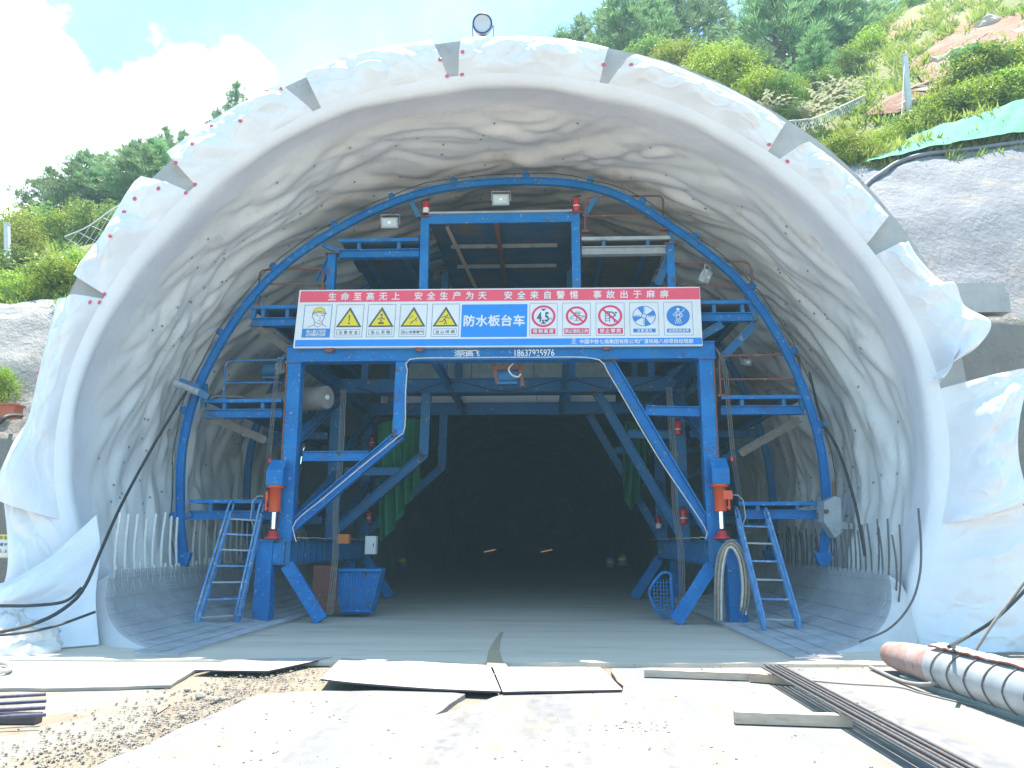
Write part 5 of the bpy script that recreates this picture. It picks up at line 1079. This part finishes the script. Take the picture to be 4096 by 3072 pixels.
# ================================================================== plants
def tuft(b, c, d, n, L, w, rr, spread=.8, mi=0):
    """n narrow blades fanning out from c around direction d"""
    d = d.normalized(); a = d.orthogonal().normalized(); e = d.cross(a)
    for k in range(n):
        t = rr.uniform(0, 6.283); s = spread*math.sqrt(rr.random()); v = (d + (a*math.cos(t) + e*math.sin(t))*s*1.4).normalized()
        l = L*rr.uniform(.7, 1.15); sd = v.cross(Vector((rr.uniform(-1,1), rr.uniform(-1,1), rr.uniform(-1,1)))).normalized()*w*.5
        o = c + v*l*.08; b.add([o - sd*.6, o + v*l*.55 - sd, o + v*l, o + v*l*.55 + sd], [(0,1,2,3)], mi)
def leafc(b, c, r, n, ls, rr, mi=0, flat=.75):
    for k in range(n):
        v = Vector((rr.gauss(0,1), rr.gauss(0,1), rr.gauss(0,1)*flat)); v.normalize(); p = c + v*r*(rr.random()**.45)
        nrm = (v*.6 + Vector((rr.uniform(-1,1), rr.uniform(-1,1), rr.uniform(-.2,1.2)))).normalized(); a = nrm.orthogonal().normalized(); a = Matrix.Rotation(rr.uniform(0,6.28), 3, nrm) @ a; e = nrm.cross(a)
        l = ls*rr.uniform(.6, 1.3); w = l*.42
        b.add([p - a*l*.5, p + e*w*.5 + nrm*l*.06, p + a*l*.5 - nrm*l*.1, p - e*w*.5 + nrm*l*.06], [(0,1,2,3)], mi)
def make_pine(h, seed, spread=.28, base=.22, dens=1.0):
    rr = random.Random(seed); r = bpy.data.objects.new('pine_tree', None); COL.objects.link(r)
    b = MB(); n = 9; bend = rr.uniform(-.05,.05)*h
    tp_ = [Vector((bend*(k/n)**2, .02*h*math.sin(k), h*.97*k/n)) for k in range(n+1)]; b.tube(tp_, [lerp(.022*h, .003*h, k/n) for k in range(n+1)], 8)
    c = MB(); levels = int(h*2.3)
    for lv in range(levels):
        f = base + (1-base)*(lv+rr.uniform(-.3,.3))/levels; f = min(.99, max(base*.8, f)); z = f*h; p0 = Vector((bend*f*f, 0, z))
        R_ = spread*h*(1-(max(0.0,f-base)/(1-base))**1.5)*rr.uniform(.7,1.1)+.05*h
        for q_ in range(rr.choice((4,5,6))):
            a = rr.uniform(0, 6.283); Ln = R_*rr.uniform(.55,1.1); dv = Vector((math.cos(a), math.sin(a), rr.uniform(.1,.55)))
            tip = p0 + Vector((math.cos(a)*Ln, math.sin(a)*Ln, Ln*rr.uniform(.18,.55))); mid = p0.lerp(tip, .5) - Vector((0,0,.04*Ln))
            b.tube([p0, mid, tip], [.006*h*(1-f)+.012, .004*h*(1-f)+.009, .006], 5, 0, False)
            m_ = max(3, int(Ln/.26*dens))
            for s in range(m_):
                t = lerp(.32, 1.02, (s+rr.random())/m_); c0 = p0.lerp(mid, t*2) if t < .5 else mid.lerp(tip, t*2-1)
                off = Vector((rr.gauss(0,1), rr.gauss(0,1), rr.gauss(0,.6)))*.09*Ln
                tuft(c, c0+off, dv + Vector((0,0,1.0)) + off, 13, .62 if h > 6 else .45, .062, rr, .75)
    for k in range(7): tuft(c, tp_[-1] + Vector((0,0,k*.04*h*.3)), Vector((0,0,1)), 12, .5, .06, rr, .4)
    t = b.build('trunk', M_TRUNK); t.parent = r; f = c.build('crown', M_PINE); f.parent = r
    return r
def make_broad(h, w, seed, m, ls=.2, clumps=34, per=95, low=.12):
    rr = random.Random(seed); r = bpy.data.objects.new('leafy_tree' if h > 3 else 'leafy_bush', None); COL.objects.link(r); b = MB(); c = MB()
    b.tube([Vector((0,0,0)), Vector((.03*h,.02*h,.3*h)), Vector((-.01*h,0,.62*h))], [.03*h, .022*h, .01*h], 7)
    for k in range(clumps):
        a = rr.uniform(0, 6.283); f = low + (1-low)*rr.random()**.8; pr = w*.5*math.sqrt(max(.05, 1-(2*f-1.0)**2))*rr.uniform(.25,1.0)
        p = Vector((pr*math.cos(a), pr*math.sin(a), f*h*rr.uniform(.85,1.02))); b.tube([Vector((0,0,.25*h*min(1,f*1.5))), p*.6 + Vector((0,0,.2*p.z)), p], [.012*h, .007*h, .003*h], 5, 0, False)
        leafc(c, p, rr.uniform(.13,.24)*max(w, h*.7), per, ls, rr)
    t = b.build('trunk', M_TRUNK); t.parent = r; f = c.build('crown', m); f.parent = r
    return r
PROTO = {'p1': (make_pine(9, 1), 9), 'p2': (make_pine(9, 2, .33, .16), 9), 'p3': (make_pine(9, 3, .24, .34), 9), 'p4': (make_pine(5, 4, .36, .12, 1.3), 5),
    'l1': (make_broad(5.5, 4.6, 5, M_LEAF, .24, 46, 130), 5.5), 'l2': (make_broad(5.5, 4.2, 6, M_LEAFD, .24, 46, 130), 5.5), 'b1': (make_broad(1.8, 2.3, 7, M_LEAF, .15, 34, 110, .05), 1.8), 'b2': (make_broad(1.8, 2.2, 8, M_LEAFD, .15, 34, 110, .05), 1.8), 'b3': (make_broad(1.9, 2.6, 9, M_LEAF, .11, 40, 150, .05), 1.9)}
USED = set()
def plant(kind, px, ytop, ybase, Y, label, group, rz=None, wide=1.0, cat=None):
    """stands at depth Y with its foot at ybase and its tip at ytop in the reference view"""
    o, h0 = PROTO[kind]; a, c = at(px, ybase, Y), at(px, ytop, Y); s = (c.z-a.z)/h0
    r = copy_thing(o, a - Vector((0,0,.1)), rz if rz is not None else (px*1.7 + Y) % 6.28, (s*wide, s*wide, s)); r['label'] = label; r['group'] = group; r['category'] = cat or ('pine tree' if kind[0] == 'p' else 'tree' if kind[0] == 'l' else 'bush')
    r.name = 'pine_tree' if kind[0] == 'p' else 'leafy_tree' if kind[0] == 'l' else 'leafy_bush'
GL, GR, GB, GBL = 'trees on the left hill', 'trees on the right hill', 'bushes on the right hill', 'bushes on the left hill'
for k, px, yt, yb, Y, lab, w in (
    ('p2', 88, 362, 492, 34, 'pine at the far left end of the left tree row', 1.3), ('p1', 135, 348, 495, 33, 'pine with two tips, second from the left end of the left row', 1.15),
    ('p3', 172, 328, 490, 34, 'tallest pointed pine in the left row, against the white cloud', 1.2), ('p2', 208, 338, 485, 35, 'pine right of the tallest pointed pine on the left', 1.2),
    ('p1', 245, 318, 470, 34, 'pine in the left row with a narrow tip beside the membrane edge', 1.3), ('p2', 290, 312, 460, 33, 'dense pine touching the membrane edge on the left', 1.5),
    ('p3', 328, 305, 450, 34, 'pine half hidden behind the left membrane flap', 1.4), ('p1', 352, 278, 420, 36, 'spindly pine tip above the left membrane flap', .9), ('p3', 388, 285, 430, 38, 'smallest pine tip showing above the left flap near the slit', .8),
    ('p3', 452, 240, 420, 40, 'thin young pine tip behind the membrane, left of the lone round pine', .7), ('p1', 505, 186, 380, 40, 'lone round pine top above the membrane against the cloud', .8)):
    plant(k, px, yt, yb, Y, lab, GL, wide=w)
for k, px, yt, yb, Y, lab, w in (
    ('l1', 45, 458, 600, 24, 'yellow green tree at the left edge behind the white post', 1.3), ('l2', 95, 452, 590, 26, 'darker leafy tree between the white post and the chain link fence', 1.2), ('l1', 150, 440, 585, 25, 'leafy tree seen through the chain link fence on the left', 1.1),
    ('l2', 205, 436, 575, 24, 'dark leafy tree behind the upper chain link fence', 1.1), ('l1', 15, 472, 620, 22, 'leafy tree cut by the left picture edge', 1.0), ('l2', -40, 478, 610, 26, 'dark tree just beyond the left edge', 1.3)):
    plant(k, px, yt, yb, Y, lab, GL, wide=w)
for k, px, yt, yb, Y, lab, w in (
    ('b1', 15, 585, 668, 17.6, 'bright bush at the left edge above the sprayed slope', 1.2), ('b3', 60, 592, 668, 17.2, 'bright bush above the left sprayed slope, second from the edge', 1.3), ('b2', 95, 580, 660, 18.4, 'darker bush behind the bright ones on the left slope', 1.3), ('b1', 128, 560, 655, 17.2, 'bright yellow green bush next to the membrane corner on the left', 1.2),
    ('b3', 165, 545, 640, 17.8, 'bush tucked behind the left membrane edge below the fence', 1.2), ('b1', 4, 785, 858, 14.3, 'small green bush on the left ledge above the orange beam', .7), ('b2', 40, 545, 640, 19.5, 'dark bush at the foot of the white post', 1.4)):
    plant(k, px, yt, yb, Y, lab, GBL, wide=w)
for k, px, yt, yb, Y, lab, w in (
    ('l2', 1222, 62, 160, 44, 'low dark tree top at the left end of the right wood, just over the crown', .9), ('p2', 1262, 40, 200, 44, 'dark bushy pine near the left end of the right wood', .9), ('p1', 1312, 10, 200, 40, 'pine with bare twigs left of the tall light pine', 1.0), ('p2', 1352, -18, 200, 36, 'tall light green pine above the fifth slit of the membrane', 1.15),
    ('p1', 1405, 5, 210, 38, 'yellowish pine right of the tall light pine', 1.2), ('p3', 1452, -10, 215, 40, 'slender pine left of the gap of sky', 1.2), ('p2', 1492, -40, 215, 44, 'tall feathery pine beside the gap of sky', 1.0), ('p3', 1567, -15, 190, 55, 'dark distant pine standing alone in the gap of sky', .75),
    ('p1', 1612, 50, 190, 56, 'short distant pine right of the lone dark pine', .8), ('p2', 1690, -40, 205, 38, 'big feathery pine at the centre of the right wood', 1.3), ('p1', 1740, -60, 215, 42, 'dense tall pine behind the big feathery one', 1.4), ('p2', 1800, -50, 205, 40, 'dark tall pine in the middle of the right wood', 1.4), ('p3', 1840, -60, 190, 44, 'tall pine at the right side of the dark group', 1.4), ('p1', 1762, 70, 240, 28, 'mid height pine with pale trunk in front of the dark group', 1.0),
    ('p2', 1650, 95, 225, 32, 'pale young pine in front of the big feathery pine', 1.0), ('l2', 1895, 10, 140, 48, 'dark leafy tree behind the yellow ones, right of the pines', 1.2), ('l1', 1905, 40, 150, 40, 'yellow green tree beside the dark pines on the right', 1.0), ('l2', 1955, -10, 100, 50, 'dark leafy tree at the top right of the wood', 1.5), ('l2', 2020, -25, 70, 54, 'dark leafy tree left of the clipped corner trees', 1.6), ('l1', 2068, -8, 50, 50, 'bright small tree before the dark trees at the top right', .7), ('l2', 2110, -45, 40, 58, 'dark tree on the skyline at the top right corner', 1.6), ('l2', 2200, -40, 20, 48, 'dark leafy tree in the top right corner', 1.4)):
    plant(k, px, yt, yb, Y, lab, GR, wide=w)
for k, px, yt, yb, Y, lab, w in (
    ('l1', 1530, 110, 215, 26, 'yellow green bush left of the pale young pine', 1.3), ('l1', 1575, 105, 230, 25, 'bright round bush above the sixth flap of the membrane', 1.2), ('l2', 1612, 115, 235, 26, 'dark bush between the bright bushes above the sixth flap', 1.2), ('l1', 1640, 150, 260, 22, 'bright bush lowest beside the membrane edge', 1.1), ('l2', 1690, 165, 275, 22, 'dark shaded bush behind the sixth slit', 1.2), ('l1', 1730, 170, 260, 24, 'yellow bush at the foot of the pale trunk', .8), ('l2', 1780, 150, 240, 27, 'dark bush at the foot of the tall pines', 1.3), ('l2', 1840, 110, 210, 30, 'dark shrub right of the pale fronds', 1.3), ('l1', 1880, 70, 175, 34, 'yellow green shrub below the yellow tree', 1.1), ('l1', 1460, 100, 210, 30, 'yellow green shrub under the slender pine', 1.3), ('l2', 1400, 90, 200, 32, 'dark shrub behind the fifth flap under the pines', 1.3), ('l1', 1940, 85, 150, 42, 'bright shrub at the upper edge of the grass slope', 1.3), ('l2', 1990, 55, 115, 46, 'dark shrub above the bare red soil', 1.3),
    ('l2', 1500, 90, 190, 36, 'dark shrub under the tall feathery pine', 1.4)):
    plant(k, px, yt, yb, Y, lab, GB, wide=w, cat='shrub')
hedge = [('b1',1800,300,362,19.6),('b3',1835,285,365,19.4),('b1',1872,305,360,19.6),('b3',1905,282,345,20.3),('b1',1940,268,328,20.6),('b2',1968,248,318,21.2),('b1',1992,242,305,20.8),('b3',2022,225,292,20.9),('b2',2052,205,286,21.2),('b1',2075,190,272,21.0),('b3',2105,182,262,21.1),('b1',2138,172,256,21.0),('b2',2165,160,246,21.3),('b1',2192,158,240,21.0),('b3',2220,150,232,21.2),('b1',2150,100,190,22.5),('b2',2120,108,205,22.6),('b3',2195,105,200,22.6),('b1',2090,140,215,22.4),('b3',1770,318,350,18.6)]
for n, (k, px, yt, yb, Y) in enumerate(hedge):
    lab = ['leafy bush next to the membrane edge below the grass slope','bright fine leaved bush at the low end of the green tarpaulin','bush at the very tip of the green tarpaulin','fine leaved bush above the lower tarpaulin end','bush above the tarpaulin below the white post','dark bush right at the foot of the white post','bright bush right of the white post foot','fine leaved bush along the tarpaulin, before the red soil','dark bush in the row above the tarpaulin middle','tall bright bush above the tarpaulin middle','fine leaved bush right of the tall bright bush','bright bush in the row above the widest tarpaulin part','dark bush in the row near the right edge','bright bush in the row at the right edge','fine leaved bush cut by the right edge','big bright bush above the row at the right','dark bush in the upper clump at the right','upper bush at the right edge against the red soil','bright bush between row and upper clump','low bush at the membrane edge by the seventh flap'][n]
    plant(k, px, yt, yb, Y, lab, 'bushes along the green tarpaulin', wide=1.25)
# ferns by the right wood
FN = MB(); rr = random.Random(2)
for (px, py, Y) in ((1650,255,21.5),(1745,262,21.8),(1800,215,25),(1815,200,25.5),(1770,240,23)):
    t = bpy.data.objects.new('pale_fern', None); COL.objects.link(t); a = at(px, py, Y); t.location = a
    tag(t, {1650:'pale fern fronds arching over the membrane edge', 1745:'pale drooping fern right of the bright bushes', 1800:'big pale fern below the dark shrub', 1815:'upper pale fern beside the tall pines', 1770:'pale fern between the trunks and the grass slope'}[px], 'fern', 'pale ferns at the wood edge')
    b = MB()
    for k in range(26):
        an = rr.uniform(0, 6.28); L = rr.uniform(.6,1.2); P = [Vector((math.cos(an)*L*s, math.sin(an)*L*s, L*(1.1*s-.9*s*s))) for s in np.linspace(0,1,7)]
        for i in range(1, 7):
            d = (P[i]-P[i-1]).normalized(); sd = d.cross(Vector((0,0,1))).normalized()
            for sg in (-1, 1): b.add([P[i-1], P[i-1] + sd*sg*.16*(1-i/8) + d*.06, P[i]], [(0,1,2)])
    f = b.build('fronds', M_FERN); f.parent = t
for o, h in PROTO.values():
    for c in list(o.children): bpy.data.objects.remove(c)
    bpy.data.objects.remove(o)
# grass and low growth over both hills
b = MB(); rr = random.Random(9); bv = {0: HR, 1: HL}
def scatter(px0, px1, py0, py1, n, bvh, L, bl, avoid=()):
    for k in range(n):
        px, py = rr.uniform(px0, px1), rr.uniform(py0, py1)
        if mn.noise(Vector((px*.018, py*.03, 3))) < -.22: continue
        if any(((px-a)/w)**2 + ((py-c)/h)**2 < 1 for a, c, w, h in avoid): continue
        h = hill_at(bvh, px, py)
        if h is None or h.y > 60 or h.y < 15.5: continue
        d_ = (h-CAM).length/24
        tuft(b, h - Vector((0,0,.05)), Vector((rr.uniform(-.3,.3), rr.uniform(-.5,.1), 1)), bl, L*rr.uniform(.5,1.3)*max(.8, d_**.5), .06*d_**.5, rr, .9)
scatter(1300, 2400, 0, 380, 6200, HR, .34, 7, ((2090,110,75,28),(1940,225,36,18),(1985,195,22,14),(2160,70,60,26)))
scatter(-300, 640, 380, 680, 3900, HL, .34, 7)
tag(b.build('hill_grass', M_GRASS), 'grass and low weeds covering the hillsides', 'grass', kind='stuff')
# stones
def stones(name, spots, seed, r0, r1, label, zoff=.0):
    rr = random.Random(seed); b = MB()
    for (px, py) in spots:
        p = gz(px, py, zoff); r = lerp(r0, r1, rr.random()**3); vs = []
        for d in ((1,0,0),(-1,0,0),(0,1,0),(0,-1,0),(0,0,1),(0,0,-1),(.6,.6,.5),(-.6,.5,.6),(.5,-.6,.55),(-.55,-.6,.5)):
            vs.append(p + Vector(d)*r*rr.uniform(.6,1.2)*(.6 if abs(d[2]) == 1 else 1) + Vector((0,0,r*.2)))
        b.add(vs, [(4,6,0),(4,0,8),(4,8,3),(4,3,9),(4,9,1),(4,1,7),(4,7,2),(4,2,6),(6,2,0),(8,0,3),(9,3,1),(7,1,2),(0,2,5),(2,1,5),(1,3,5),(3,0,5)], 0)
    o = b.build(name, M_STONE); tag(o, label, 'gravel', kind='stuff')
rr = random.Random(21); sp = []
while len(sp) < 3200:
    t = rr.random(); cx = lerp(130, 650, t); cy = lerp(1650, 1440, t); w = lerp(100, 55, t)
    px, py = cx + rr.gauss(0, w), cy + rr.gauss(0, 16)
    if 1416 < py < 1690: 
        # stay off the slab, whose edge runs from (200,1659) to (556,1500)
        if px > 210 + (1655-py)*2.2 + rr.uniform(0, 14) and py > 1492: continue
        if py < 1488 and px < 430: continue
        sp.append((px, py))
stones('gravel', sp, 3, .003, .024, 'loose gravel and broken stone in the dirt strip on the left', -.005)
sp = [(rr.uniform(230, 1900), rr.uniform(1498, 1690)) for k in range(260)] + [(rr.gauss(1380, 40), rr.gauss(1570, 8)) for k in range(70)] + [(rr.uniform(1100,1960), 1441+rr.gauss(0,2.5)) for k in range(160)] + [(rr.uniform(110,700), 1417+rr.gauss(0,3)) for k in range(60)]
stones('grit', sp, 5, .004, .016, 'scattered grit and crumbs on the pale concrete slab', .030)
for n, (px, py, r) in enumerate(((432,1507,.055),(405,1492,.035),(462,1515,.045),(478,1512,.04),(272,1632,.045),(395,1548,.035))):
    p = gz(px, py, 0); bm = bmesh.new(); bmesh.ops.create_icosphere(bm, subdivisions=2, radius=r)
    for v in bm.verts: v.co *= 1 + .35*mn.noise(v.co*18 + Vector((n, 0, 0))); v.co.z *= .7
    me = bpy.data.meshes.new('stone'); bm.to_mesh(me); bm.free(); me.materials.append(M_STONE); o = bpy.data.objects.new('stone', me); COL.objects.link(o); o.location = p + Vector((0,0,r*.3))
    tag(o, ['biggest grey stone in the gravel strip','small stone left of the biggest one in the gravel','pale stone right of the biggest one in the gravel','flat pale stone at the right end of the stone group','brown stone near the bottom edge in the gravel','grey stone midway down the gravel strip'][n], 'stone', 'larger stones in the gravel')
hz_ = MB(); hz_.box((-170, -14, -1.2), (140, 128, 96)); ho = hz_.build('haze', []); tag(ho, kind='stuff')
hm = bpy.data.materials.new('dusty_air'); hm.use_nodes = True; hm.node_tree.nodes.clear()
pv = hm.node_tree.nodes.new('ShaderNodeVolumePrincipled'); pv.inputs['Color'].default_value = (0.55, 0.86, 0.97, 1); pv.inputs['Density'].default_value = HAZE
ov = hm.node_tree.nodes.new('ShaderNodeOutputMaterial'); hm.node_tree.links.new(pv.outputs[0], ov.inputs['Volume']); ho.data.materials.append(hm)
for n, (px, py, r, lab) in enumerate(((2078,128,.6,'biggest pale rock lying on the bare red soil'),(2136,56,.55,'pale rock high up in the red soil near the corner'),(2030,140,.5,'small pale rock left of the biggest one on the red soil'),(1965,232,.36,'pale rock at the foot of the white post on the hill'),(1990,200,.3,'small pale rock just right of the white post'))):
    h = hill_at(HR, px, py)
    if h is None: continue
    bm = bmesh.new(); bmesh.ops.create_icosphere(bm, subdivisions=3, radius=r)
    for v in bm.verts: v.co *= 1 + .35*mn.noise(v.co*1.6/r + Vector((n*3, 0, 0))) + .12*mn.noise(v.co*5/r); v.co.z *= .6
    me = bpy.data.meshes.new('rock'); bm.to_mesh(me); bm.free(); me.materials.append(mat('pale_rock', (.56,.50,.45), .95, (.42,.36,.31), 1.5, bump=.8, bscale=3, bdist=.1)); o = bpy.data.objects.new('rock', me); COL.objects.link(o); o.location = h
    tag(o, lab, 'rock', 'rocks on the right hill')
for o in bpy.data.objects:
    if '_w' in o.keys(): del o['_w']
